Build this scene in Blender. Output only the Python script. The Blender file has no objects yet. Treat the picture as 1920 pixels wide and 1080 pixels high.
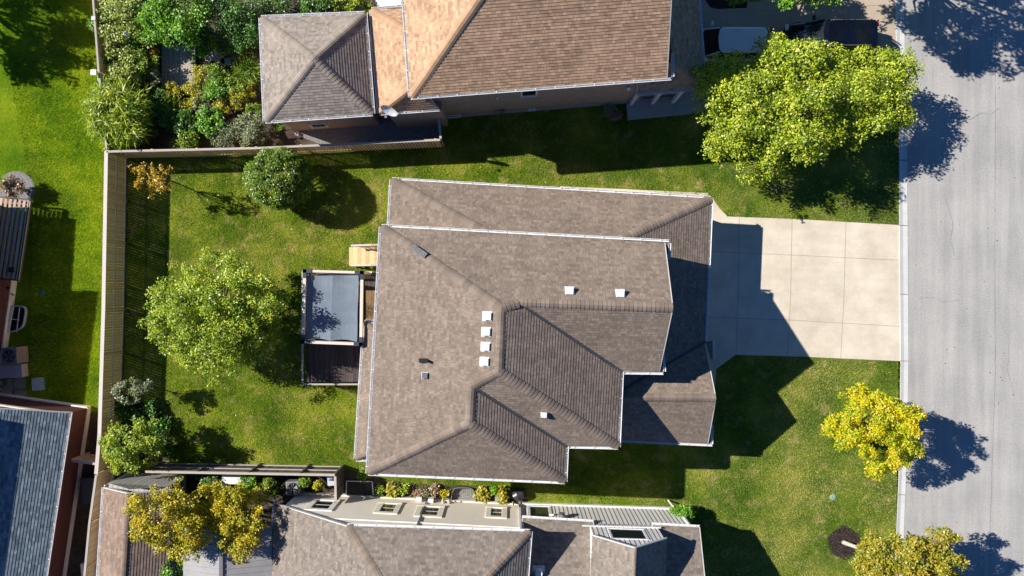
import bpy, math, random
import numpy as np
from mathutils import Vector
R = math.radians
random.seed(7)
# ---------------------------------------------------------------- camera, sky, sun, exposure
scn = bpy.context.scene
CAMH = 39.0; F = 1280.0
cam = bpy.data.objects.new('camera', bpy.data.cameras.new('camera'))
scn.collection.objects.link(cam)
cam.location = (0, 0, CAMH); cam.rotation_euler = (0, 0, 0)
cam.data.sensor_width = 36; cam.data.lens = 24; cam.data.clip_end = 2000
scn.camera = cam
SUNV = Vector((-1.28, 0.445, 1.0)).normalized()
elev = math.asin(SUNV.z); azim = math.atan2(SUNV.x, SUNV.y)
w = bpy.data.worlds.new('World'); scn.world = w; w.use_nodes = True
nt = w.node_tree; bg = nt.nodes['Background']
sky = nt.nodes.new('ShaderNodeTexSky'); sky.sky_type = 'NISHITA'; sky.sun_disc = False
sky.sun_elevation = elev; sky.sun_rotation = azim % (2*math.pi)
sky.air_density = 0.8; sky.dust_density = 0.0; sky.ozone_density = 7.0
tint = nt.nodes.new('ShaderNodeMix'); tint.data_type = 'RGBA'; tint.blend_type = 'MULTIPLY'; tint.inputs[0].default_value = 1.0; tint.inputs[7].default_value = (.62, 1.0, 1.3, 1)
nt.links.new(sky.outputs[0], tint.inputs[6]); nt.links.new(tint.outputs[2], bg.inputs[0]); bg.inputs[1].default_value = 0.05
sl = bpy.data.lights.new('sun', 'SUN'); sl.energy = 5.0; sl.angle = R(0.5); sl.color = (1.0, 0.945, 0.86)
so = bpy.data.objects.new('sun', sl); scn.collection.objects.link(so)
so.rotation_euler = SUNV.to_track_quat('Z', 'Y').to_euler(); so.location = (-40, 14, 60)
scn.view_settings.view_transform = 'Standard'; scn.view_settings.look = 'None'
scn.view_settings.exposure = 0.72; scn.view_settings.gamma = 1.0
# ---------------------------------------------------------------- helpers
def P(px, py, h=0.0):            # image position at a true height -> world point
    k = (CAMH-h)/F
    return Vector(((px-960)*k, -(py-540)*k, h))
S = F/CAMH
def G(gx, gy, h=0.0): return Vector((gx/S, -gy/S, h))
def link(o, parent=None):
    scn.collection.objects.link(o)
    if parent is not None: o.parent = parent
    return o
def wloc(o):
    v = Vector((0, 0, 0))
    while o is not None: v += o.location; o = o.parent
    return v
def tag(o, label=None, cat=None, group=None, kind=None):
    if label: o['label'] = label
    if cat: o['category'] = cat
    if group: o['group'] = group
    if kind: o['kind'] = kind
    return o
def thing(name, label, cat, loc, group=None):
    o = bpy.data.objects.new(name, None); o.empty_display_size = .3
    o.location = loc; link(o); return tag(o, label, cat, group)
def copy_tree(o, parent=None):
    c = o.copy(); scn.collection.objects.link(c); c.parent = parent
    for ch in list(o.children): copy_tree(ch, c)
    return c
class MB:
    def __init__(s): s.v = []; s.f = []; s.uv = []; s.sm = []
    def poly(s, pts, uvs=None, smooth=False):
        i = len(s.v); s.v += [tuple(p) for p in pts]; s.f.append(tuple(range(i, i+len(pts))))
        if uvs is None:
            p = [Vector(q) for q in pts]; n = newell(p)
            if abs(n.z) > .9: uvs = [(q.x, q.y) for q in p]
            else:
                e = Vector((0, 0, 1)).cross(n).normalized(); uvs = [(q.dot(e), q.z) for q in p]
        s.uv += list(uvs); s.sm.append(smooth)
    def box(s, c, sx, sy, sz, rz=0.0, taper=1.0):    # c = centre of the underside
        c = Vector(c); ca, sa = math.cos(rz), math.sin(rz)
        def q(x, y, z): return (c.x+x*ca-y*sa, c.y+x*sa+y*ca, c.z+z)
        b = [q(x*sx/2, y*sy/2, 0) for x, y in ((-1,-1),(1,-1),(1,1),(-1,1))]
        t = [q(x*sx/2*taper, y*sy/2*taper, sz) for x, y in ((-1,-1),(1,-1),(1,1),(-1,1))]
        s.poly(b[::-1]); s.poly(t)
        for k in range(4): s.poly([b[k], b[(k+1)%4], t[(k+1)%4], t[k]])
        return s
    def bar(s, a, b, wd, ht, up=Vector((0,0,1))):    # rectangular bar between two points (a,b = centre line)
        a = Vector(a); b = Vector(b); d = (b-a).normalized()
        sd = d.cross(up)
        if sd.length < 1e-4: sd = d.cross(Vector((1,0,0)))
        sd.normalize(); u = sd.cross(d).normalized()
        o = [sd*(-wd/2)-u*(ht/2), sd*(wd/2)-u*(ht/2), sd*(wd/2)+u*(ht/2), sd*(-wd/2)+u*(ht/2)]
        A = [a+x for x in o]; B = [b+x for x in o]
        s.poly(A); s.poly(B[::-1])
        for k in range(4): s.poly([A[(k+1)%4], A[k], B[k], B[(k+1)%4]])
        return s
    def tube(s, pts, rad, n=6, cap=True):
        pts = [Vector(p) for p in pts]
        if not hasattr(rad, '__len__'): rad = [rad]*len(pts)
        rings = []
        for i, p in enumerate(pts):
            d = (pts[min(i+1, len(pts)-1)]-pts[max(i-1, 0)]).normalized()
            a = d.cross(Vector((0,0,1)))
            if a.length < .05: a = d.cross(Vector((1,0,0)))
            a.normalize(); b = d.cross(a)
            rings.append([p+(a*math.cos(t)+b*math.sin(t))*rad[i] for t in [2*math.pi*k/n for k in range(n)]])
        for i in range(len(rings)-1):
            for k in range(n):
                s.poly([rings[i][k], rings[i+1][k], rings[i+1][(k+1)%n], rings[i][(k+1)%n]], smooth=True)
        if cap: s.poly(rings[0]); s.poly(rings[-1][::-1])
        return s
    def disc(s, c, r, n=20, z=0):
        s.poly([(c[0]+r*math.cos(2*math.pi*k/n), c[1]+r*math.sin(2*math.pi*k/n), c[2]+z) for k in range(n)]); return s
    def lathe(s, c, prof, n=16):
        for (r0, z0), (r1, z1) in zip(prof, prof[1:]):
            for k in range(n):
                a, b = 2*math.pi*k/n, 2*math.pi*(k+1)/n
                q = [(r0, z0, a), (r0, z0, b), (r1, z1, b), (r1, z1, a)]
                if r0 < 1e-6: q = q[1:]
                elif r1 < 1e-6: q = q[:3]
                s.poly([(c[0]+r*math.cos(t), c[1]+r*math.sin(t), c[2]+z) for r, z, t in q], smooth=True)
        return s
    def prism(s, pts, z0, z1):                       # vertical prism over a plan polygon
        p = [Vector(q) for q in pts]
        if newell(p).z < 0: p = p[::-1]
        s.poly([(q.x, q.y, z1) for q in p]); s.poly([(q.x, q.y, z0) for q in p[::-1]])
        for a, b in zip(p, p[1:]+p[:1]): s.poly([(a.x,a.y,z0),(b.x,b.y,z0),(b.x,b.y,z1),(a.x,a.y,z1)])
        return s
    def build(s, name, mat, parent=None, bevel=0, subsurf=0):
        me = bpy.data.meshes.new(name); off = wloc(parent) if parent is not None else Vector((0,0,0))
        me.from_pydata([(a-off.x, b-off.y, c-off.z) for a, b, c in s.v], [], s.f)
        ul = me.uv_layers.new(name='UVMap'); ul.data.foreach_set('uv', [x for q in s.uv for x in q])
        me.polygons.foreach_set('use_smooth', s.sm); me.materials.append(mat)
        o = link(bpy.data.objects.new(name, me), parent)
        if bevel or subsurf:
            import bmesh
            bm = bmesh.new(); bm.from_mesh(me); bmesh.ops.remove_doubles(bm, verts=bm.verts, dist=1e-5)
            bmesh.ops.recalc_face_normals(bm, faces=bm.faces); bm.to_mesh(me); bm.free()
        if bevel:
            m = o.modifiers.new('bevel', 'BEVEL'); m.width = bevel; m.segments = 2; m.limit_method = 'ANGLE'
        if subsurf:
            m = o.modifiers.new('sub', 'SUBSURF'); m.levels = m.render_levels = subsurf
            me.polygons.foreach_set('use_smooth', [True]*len(me.polygons))
        return o
def newell(p):
    n = Vector((0,0,0))
    for a, b in zip(p, p[1:]+p[:1]):
        n.x += (a.y-b.y)*(a.z+b.z); n.y += (a.z-b.z)*(a.x+b.x); n.z += (a.x-b.x)*(a.y+b.y)
    return n.normalized() if n.length else Vector((0,0,1))
# ---------------------------------------------------------------- materials
MATS = {}
class NT:
    def __init__(s, name, rough=.8, spec=.3):
        s.m = bpy.data.materials.new(name); s.m.use_nodes = True; s.t = s.m.node_tree
        s.b = s.t.nodes['Principled BSDF']; s.b.inputs['Roughness'].default_value = rough
        s.b.inputs['Specular IOR Level'].default_value = spec; MATS[name] = s.m
    def n(s, typ, **kw):
        x = s.t.nodes.new('ShaderNode'+typ)
        for k, v in kw.items(): setattr(x, k, v)
        return x
    def L(s, a, b): s.t.links.new(a, b)
    def val(s, sock, v):
        if hasattr(v, 'is_output') or hasattr(v, 'links'): s.L(v, sock)
        else: sock.default_value = v
    def math(s, op, a, b=0.0, c=None):
        x = s.n('Math', operation=op); s.val(x.inputs[0], a); s.val(x.inputs[1], b)
        if c is not None: s.val(x.inputs[2], c)
        return x.outputs[0]
    def noise(s, vec, scale, detail=4, rough=.55, out=0):
        x = s.n('TexNoise'); x.inputs['Scale'].default_value = scale; x.inputs['Detail'].default_value = detail
        x.inputs['Roughness'].default_value = rough
        if vec is not None: s.L(vec, x.inputs['Vector'])
        return x.outputs[out]
    def ramp(s, fac, stops, interp='LINEAR'):
        x = s.n('ValToRGB'); x.color_ramp.interpolation = interp; e = x.color_ramp.elements
        while len(e) < len(stops): e.new(.5)
        for el, (p, c) in zip(e, stops): el.position = p; el.color = (*c, 1) if len(c) == 3 else c
        s.L(fac, x.inputs[0]); return x.outputs[0]
    def mix(s, fac, a, b, blend='MIX'):
        x = s.n('Mix', data_type='RGBA', blend_type=blend); s.val(x.inputs[0], fac)
        for sock, v in ((x.inputs[6], a), (x.inputs[7], b)):
            if isinstance(v, tuple): sock.default_value = (*v[:3], 1)
            else: s.L(v, sock)
        return x.outputs[2]
    def col(s, c):
        if isinstance(c, tuple): s.b.inputs['Base Color'].default_value = (*c, 1)
        else: s.L(c, s.b.inputs['Base Color'])
        return s
    def bump(s, h, strength=.3, dist=.02):
        x = s.n('Bump'); x.inputs['Strength'].default_value = strength; x.inputs['Distance'].default_value = dist
        s.L(h, x.inputs['Height']); s.L(x.outputs[0], s.b.inputs['Normal']); return s
    def geo(s): return s.n('NewGeometry').outputs['Position']
    def uvn(s): return s.n('TexCoord').outputs['UV']
    def sep(s, v):
        x = s.n('SeparateXYZ'); s.L(v, x.inputs[0]); return x.outputs
    def comb(s, x, y, z=0.0):
        c = s.n('CombineXYZ'); s.val(c.inputs[0], x); s.val(c.inputs[1], y); s.val(c.inputs[2], z); return c.outputs[0]
    def wn(s, v):
        x = s.n('TexWhiteNoise', noise_dimensions='3D'); s.L(v, x.inputs['Vector']); return x.outputs['Value']
EX = 0.145     # shingle exposure
def m_shingle(name, cols, stain=.25, gap=.55, tw=.21):
    s = NT(name, .93, .2); u, v, _ = s.sep(s.uvn())
    row = s.math('FLOOR', s.math('DIVIDE', v, EX))
    off = s.math('MULTIPLY', s.wn(s.comb(row, 3.3)), 7.0)
    uu = s.math('ADD', s.math('DIVIDE', u, tw), off)
    wob = s.math('MULTIPLY', s.wn(s.comb(s.math('FLOOR', uu), row, 5.0)), .55)     # uneven tab widths
    cell = s.math('FLOOR', s.math('ADD', uu, wob))
    r1 = s.wn(s.comb(cell, row, 1.0))
    big = s.math('FLOOR', s.math('ADD', s.math('DIVIDE', u, tw*2.4), off))
    r2 = s.wn(s.comb(big, row, 9.0))
    r = s.math('ADD', s.math('MULTIPLY', r1, .6), s.math('MULTIPLY', r2, .4))
    c = s.ramp(r, [(i/(len(cols)-1)*.8+.1, q) for i, q in enumerate(cols)])
    g = s.geo()
    st = s.noise(g, .55, 5, .6); c = s.mix(stain, c, s.mix(st, (.25,.25,.25), (1.75,1.75,1.75)), 'MULTIPLY')
    gr = s.noise(g, 28, 3, .7); c = s.mix(.45, c, s.mix(gr, (.45,.45,.45), (1.55,1.55,1.55)), 'MULTIPLY')
    sk = s.noise(s.comb(s.math('MULTIPLY', u, 2.2), s.math('MULTIPLY', v, .22)), 1.0, 5, .65); c = s.mix(stain, c, s.mix(sk, (.45,.45,.45), (1.5,1.5,1.5)), 'MULTIPLY')
    fr = s.math('FRACT', s.math('ADD', uu, wob))
    slot = s.math('LESS_THAN', fr, .07)
    slot = s.math('MULTIPLY', slot, s.math('GREATER_THAN', r1, .45))
    c = s.mix(s.math('MULTIPLY', slot, gap), c, (.03, .027, .025))
    s.col(c)
    hgt = s.math('ADD', s.math('MULTIPLY', r1, .7), s.math('MULTIPLY', gr, .5))
    s.bump(hgt, .45, .012); return s.m
def m_cap(name, cols):
    s = NT(name, .93, .2); u, v, _ = s.sep(s.uvn())
    r = s.wn(s.comb(s.math('FLOOR', s.math('DIVIDE', u, .2)), 2.0, 4.0))
    c = s.ramp(r, [(i/(len(cols)-1), q) for i, q in enumerate(cols)])
    gr = s.noise(s.geo(), 20, 3, .7); c = s.mix(.4, c, s.mix(gr, (.5,.5,.5), (1.5,1.5,1.5)), 'MULTIPLY')
    s.col(c); s.bump(gr, .3, .01); return s.m
def m_noise(name, a, b, scale=3, rough=.8, spec=.3, metal=0, bump=0, detail=5, third=None, bs=None, bd=.01):
    s = NT(name, rough, spec); g = s.geo(); f = s.noise(g, scale, detail, .6)
    c = s.ramp(f, [(.3, a), (.7, b)])
    if third:
        f2 = s.noise(g, scale*.13, 3, .5); c = s.mix(s.math('MULTIPLY', s.math('SUBTRACT', f2, .45), 3.0), c, third)
    s.col(c); s.b.inputs['Metallic'].default_value = metal
    if bump: s.bump(s.noise(g, bs or scale*6, 4, .7), bump, bd)
    return s.m
def clampf(s, x): 
    c = s.n('Clamp'); s.L(x, c.inputs[0]); return c.outputs[0]
def m_grass(name, cs, dry, dryamt=.5, fine=1.0):
    s = NT(name, .95, .08); g = s.geo()
    a = s.noise(g, .35, 5, .6); b = s.noise(g, 7, 5, .75); d = s.noise(g, 22, 3, .7)
    t = clampf(s, s.math('ADD', s.math('MULTIPLY', s.math('SUBTRACT', a, .5), 2.0), s.math('ADD', s.math('MULTIPLY', s.math('SUBTRACT', b, .5), 1.2*fine), .5)))
    c = s.ramp(t, [(0.05, cs[0]), (.5, cs[1]), (.95, cs[2])])
    x = s.sep(g)
    mow = s.math('SINE', s.math('MULTIPLY', s.math('ADD', x[1], s.math('MULTIPLY', a, .8)), 5.2))
    dd = s.noise(g, 1.1, 6, .72)
    dm = clampf(s, s.math('MULTIPLY', s.math('SUBTRACT', s.math('ADD', dd, s.math('MULTIPLY', mow, .018)), .62-dryamt*.2), 5.0))
    c = s.mix(s.math('MULTIPLY', dm, s.math('ADD', .25, s.math('MULTIPLY', d, .9))), c, dry)
    c = s.mix(.75*fine, c, s.mix(d, (.15,.15,.15), (1.85,1.85,1.85)), 'MULTIPLY')
    s.col(c); s.bump(s.math('ADD', s.math('MULTIPLY', b, 1.3), d), 1.0, .10); return s.m
def m_leaf(name, cols, trans=.34, rough=.55, hue=1.2):
    s = NT(name, rough-.12, .6)
    r = s.n('NewGeometry'); rnd = r.outputs['Random Per Island']
    f = s.noise(r.outputs['Position'], hue, 3, .6)
    t = s.math('ADD', s.math('MULTIPLY', rnd, .6), s.math('MULTIPLY', s.math('SUBTRACT', f, .3), .9))
    c = s.ramp(clampf(s, t), [(i/(len(cols)-1), q) for i, q in enumerate(cols)])
    s.col(c)
    tr = s.n('BsdfTranslucent'); s.L(c, tr.inputs[0]); mx = s.n('MixShader'); mx.inputs[0].default_value = trans
    s.L(s.b.outputs[0], mx.inputs[1]); s.L(tr.outputs[0], mx.inputs[2])
    s.L(mx.outputs[0], s.t.nodes['Material Output'].inputs[0]); return s.m
def m_brick(name, a, b, mortar, bw=.23, bh=.075):
    s = NT(name, .9, .2); x = s.n('TexBrick'); s.L(s.uvn(), x.inputs['Vector'])
    x.inputs['Scale'].default_value = 1; x.inputs['Brick Width'].default_value = bw; x.inputs['Row Height'].default_value = bh
    x.inputs['Mortar Size'].default_value = .009; x.inputs['Color1'].default_value = (*a, 1); x.inputs['Color2'].default_value = (*b, 1)
    x.inputs['Mortar'].default_value = (*mortar, 1)
    f = s.noise(s.geo(), 5, 4); c = s.mix(.5, x.outputs[0], s.mix(f, (.5,.5,.5), (1.5,1.5,1.5)), 'MULTIPLY')
    s.col(c); s.bump(x.outputs[1], -.4, .01); return s.m
def m_stripe(name, base, dark, pitch, width=.12, ax=0, rough=.6, bump=.6, var=.15, metal=0):
    s = NT(name, rough, .3); uv = s.sep(s.uvn()); u = uv[ax]
    q = s.math('DIVIDE', u, pitch); fr = s.math('FRACT', q); ln = s.math('LESS_THAN', fr, width)
    r = s.wn(s.comb(s.math('FLOOR', q), 1.0, 2.0))
    c = s.mix(var*2, base, s.mix(r, (.3,.3,.3), (1.7,1.7,1.7)), 'MULTIPLY')
    g = s.noise(s.geo(), 9, 4); c = s.mix(.3, c, s.mix(g, (.5,.5,.5), (1.5,1.5,1.5)), 'MULTIPLY')
    s.col(s.mix(ln, c, dark)); s.b.inputs['Metallic'].default_value = metal
    s.bump(ln, -bump, .02); return s.m
def m_wood(name, a, b, rough=.8):
    s = NT(name, rough, .2); g = s.geo(); r = s.n('NewGeometry').outputs['Random Per Island']
    f = s.noise(g, 6, 5, .7); t = s.math('ADD', s.math('MULTIPLY', f, .6), s.math('MULTIPLY', r, .45))
    s.col(s.ramp(t, [(.2, a), (.8, b)])); s.bump(s.noise(g, 40, 3), .2, .005); return s.m
def m_plain(name, c, rough=.5, spec=.5, metal=0, coat=0):
    s = NT(name, rough, spec); f = s.noise(s.geo(), 2.5, 4)
    s.col(s.mix(.2, c, s.mix(f, (.4,.4,.4), (1.6,1.6,1.6)), 'MULTIPLY'))
    s.b.inputs['Metallic'].default_value = metal; s.b.inputs['Coat Weight'].default_value = coat; return s.m

sh_main = m_shingle('shingle_taupe', [(0.163,0.128,0.103), (0.196,0.155,0.123), (0.230,0.181,0.144), (0.270,0.214,0.170)], 0.3, 0.7, 0.17)
cap_main = m_cap('cap_taupe', [(0.174,0.138,0.109), (0.251,0.200,0.161)])
sh_tan = m_shingle('shingle_tan', [(0.303,0.194,0.122), (0.389,0.250,0.157), (0.467,0.300,0.188), (0.570,0.366,0.230)], 0.3, 0.5, 0.19)
cap_tan = m_cap('cap_tan', [(0.372,0.236,0.142), (0.459,0.294,0.181)])
sh_grey = m_shingle('shingle_weathered', [(0.197, 0.168, 0.142), (0.244, 0.208, 0.177), (0.292, 0.249, 0.211), (0.35, 0.298, 0.253)], 0.3, 0.5, 0.18)
cap_grey = m_cap('cap_weathered', [(0.231,0.194,0.163), (0.315,0.268,0.220)])
sh_blue = m_shingle('shingle_slate', [(0.092,0.120,0.139), (0.139,0.176,0.199), (0.185,0.231,0.259), (0.250,0.305,0.332)], .2, .3, .25)
cap_blue = m_cap('cap_slate', [(0.134,0.168,0.185), (0.168,0.210,0.227)])
sh_brown = m_shingle('shingle_brown', [(0.182, 0.131, 0.102), (0.226, 0.163, 0.127), (0.27, 0.195, 0.151), (0.324, 0.233, 0.182)], 0.3, 0.4, 0.19)
cap_brown = m_cap('cap_brown', [(0.126,0.092,0.076), (0.168,0.126,0.101)])
sh_stu = m_shingle('shingle_umber', [(0.153, 0.13, 0.11), (0.19, 0.161, 0.136), (0.227, 0.192, 0.162), (0.272, 0.231, 0.195)], 0.3, 0.6, 0.19)
white = m_noise('white_trim', (.62,.62,.63), (.78,.78,.78), 4, .45)
soffit_w = m_noise('soffit_white', (.5,.49,.47), (.6,.59,.56), 4, .7)
valley_m = m_noise('valley_flashing', (.045,.045,.05), (.08,.08,.085), 6, .6)
stucco = m_noise('stucco_beige', (.83,.765,.66), (.87,.80,.70), 1.5, .9, bump=.05, bs=30)
stucco2 = m_noise('trim_cream', (.78,.72,.62), (.82,.76,.66), 3, .85)
brick_tan = m_brick('brick_tan', (.30,.21,.165), (.40,.29,.225), (.42,.37,.32))
brick_red = m_brick('brick_red', (0.087,0.023,0.021), (0.124,0.036,0.033), (0.136,0.096,0.091))
concrete = m_noise('concrete_wall', (0.302,0.286,0.260), (0.386,0.370,0.336), 3, .9, bump=.2)
glass = NT('dark_glass', .12, .35); glass.col((.012,.018,.022)); glass = glass.m
siding = m_stripe('siding_white', (.82,.80,.76), (.13,.12,.12), .235, .24, 0, .6, .15, .05)
metal_roof_l = m_stripe('metal_roof', (0.286,0.277,0.281), (0.084,0.084,0.092), .30, .08, 0, .5, .8, .04, .0)
siding_g = m_stripe('siding_grey', (.42,.41,.39), (.15,.15,.15), .28, .12, 0, .6, .9, .05)
wood_fence = m_wood('weathered_fence', (.66,.42,.23), (.86,.62,.36))
wood_rail = m_wood('fence_rail', (.50,.42,.33), (.62,.54,.45))
wood_cap = m_wood('fence_cap_grey', (.30,.27,.24), (.44,.40,.35))
wood_old = m_wood('old_grey_wood', (.05,.043,.04), (.14,.12,.105))
wood_new = m_wood('new_lumber', (.50,.30,.13), (.85,.62,.36))
wood_deck = m_wood('dark_deck', (.055,.043,.043), (.11,.088,.085))
wood_perg = m_wood('pergola_wood', (0.390,0.260,0.182), (0.572,0.403,0.299))
wood_cream = m_wood('cream_timber', (.55,.47,.40), (.66,.58,.50))
blackm = m_plain('black_metal', (.012,.012,.014), .5)
greym = m_plain('grey_metal', (.22,.22,.23), .5, .5, .6)
darksteel = m_plain('pergola_bracket', (.03,.04,.055), .5)
fabric = m_noise('canopy_fabric', (.17,.215,.27), (.215,.265,.32), 2, .85)
_t = fabric.node_tree; _tr = _t.nodes.new('ShaderNodeBsdfTransparent'); _mx = _t.nodes.new('ShaderNodeMixShader'); _mx.inputs[0].default_value = .22
_t.links.new(_t.nodes['Principled BSDF'].outputs[0], _mx.inputs[1]); _t.links.new(_tr.outputs[0], _mx.inputs[2]); _t.links.new(_mx.outputs[0], _t.nodes['Material Output'].inputs[0])
soil = m_noise('soil', (.035,.026,.018), (.085,.065,.045), 6, .95, bump=1, bs=25, bd=.06, third=(.15,.12,.09))
mulch = m_noise('mulch', (.012,.010,.010), (.035,.028,.027), 18, .95, bump=1, bs=30, bd=.06)
gravel = m_noise('gravel', (.12,.12,.125), (.34,.33,.33), 16, .9, bump=1, bs=18, bd=.06)
stone = m_noise('flagstone', (.40,.33,.27), (.55,.47,.40), 3, .9, bump=.3)
bark = m_noise('bark', (.10,.08,.06), (.20,.17,.14), 9, .95, bump=.8)
barkpale = m_noise('bark_pale', (.38,.35,.31), (.50,.47,.43), 6, .9, bump=.4)

def m_conc(name, a, b):
    s = NT(name, .92, .2); g = s.geo(); f = s.noise(g, .9, 6, .65); k = s.noise(g, 30, 3, .7); q = s.noise(g, .28, 3)
    c = s.ramp(s.math('ADD', s.math('MULTIPLY', f, .6), s.math('MULTIPLY', q, .4)), [(.3, a), (.7, b)])
    c = s.mix(.35, c, s.mix(k, (.4,.4,.4), (1.6,1.6,1.6)), 'MULTIPLY')
    st = s.noise(s.comb(s.math('MULTIPLY', s.sep(g)[0], .25), s.math('MULTIPLY', s.sep(g)[1], 2.4)), 1.0, 5, .6); c = s.mix(.18, c, s.mix(st, (.4,.4,.4), (1.5,1.5,1.5)), 'MULTIPLY')
    sp = s.math('GREATER_THAN', s.noise(g, 3.3, 2), .79); c = s.mix(s.math('MULTIPLY', sp, .5), c, (.2,.17,.14))
    s.col(c); s.bump(k, .15, .01); return s.m
drive_m = m_conc('driveway_concrete', (0.460,0.398,0.304), (0.685,0.615,0.500))
drive_n = m_conc('driveway_old', (.36,.29,.22), (.46,.38,.30))
kerb_m = m_conc('kerb_concrete', (0.468,0.468,0.455), (0.624,0.624,0.598))
joint_m = m_noise('joint', (.20,.17,.14), (.30,.26,.22), 8, .9)
def m_asphalt():
    s = NT('asphalt', .9, .25); g = s.geo(); x = s.sep(g)
    streak = s.noise(s.comb(s.math('MULTIPLY', x[0], 2.2), s.math('MULTIPLY', x[1], .12)), 1.0, 5, .6)
    f = s.noise(g, .35, 5, .6); k = s.noise(g, 13, 4, .85)
    t = s.math('ADD', s.math('MULTIPLY', streak, .5), s.math('MULTIPLY', f, .5))
    c = s.ramp(t, [(.36, (.29,.284,.274)), (.5, (.355,.344,.328)), (.64, (.415,.40,.375))])
    c = s.mix(.8, c, s.mix(k, (.2,.2,.2), (1.8,1.8,1.8)), 'MULTIPLY')
    vo = s.n('TexVoronoi'); vo.inputs['Scale'].default_value = 2.2; s.L(g, vo.inputs['Vector'])
    sp = s.math('MULTIPLY', s.math('LESS_THAN', vo.outputs['Distance'], .075), s.math('GREATER_THAN', s.noise(g, .7, 2), .56))
    c = s.mix(sp, c, (.04,.04,.04)); s.col(c); s.bump(k, .35, .012); return s.m
asphalt = m_asphalt()
crack_m = m_noise('crack_filler', (.13,.13,.13), (.26,.26,.255), 12, .9)

lawn_m = m_grass('lawn_backyard', [(.045,.10,.006), (.14,.21,.012), (.36,.37,.045)], (.52,.40,.14), .55)
lawn_w = m_grass('lawn_vivid', [(.05,.14,.003), (.15,.26,.005), (.30,.37,.014)], (.40,.36,.03), .25)
lawn_f = m_grass('lawn_front', [(.05,.11,.010), (.13,.19,.02), (.32,.31,.06)], (.50,.38,.15), .48)

# ---------------------------------------------------------------- roofs
def clip(poly, ax, val, keep_ge):
    out = []
    for a, b in zip(poly, poly[1:]+poly[:1]):
        da, db = a[ax]-val, b[ax]-val
        if not keep_ge: da, db = -da, -db
        if da >= 0: out.append(a)
        if (da > 0 and db < 0) or (da < 0 and db > 0):
            t = da/(da-db); out.append(tuple(a[i]+(b[i]-a[i])*t for i in range(2)))
    return out
def face_basis(f):
    n = newell(f)
    if n.z < 0: n = -n
    e = Vector((0,0,1)).cross(n).normalized(); s = n.cross(e).normalized()
    if s.z < 0: s = -s; e = -e
    c = sum(f, Vector((0,0,0)))/len(f); return n, e, s, c
def plane_h(px, py, f):          # point where the view line through a pixel meets a roof face
    n, e, s, c = face_basis(f); o = Vector((0,0,CAMH)); d = Vector(((px-960)/F, -(py-540)/F, -1))
    t = (c-o).dot(n)/d.dot(n); return o+d*t
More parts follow.
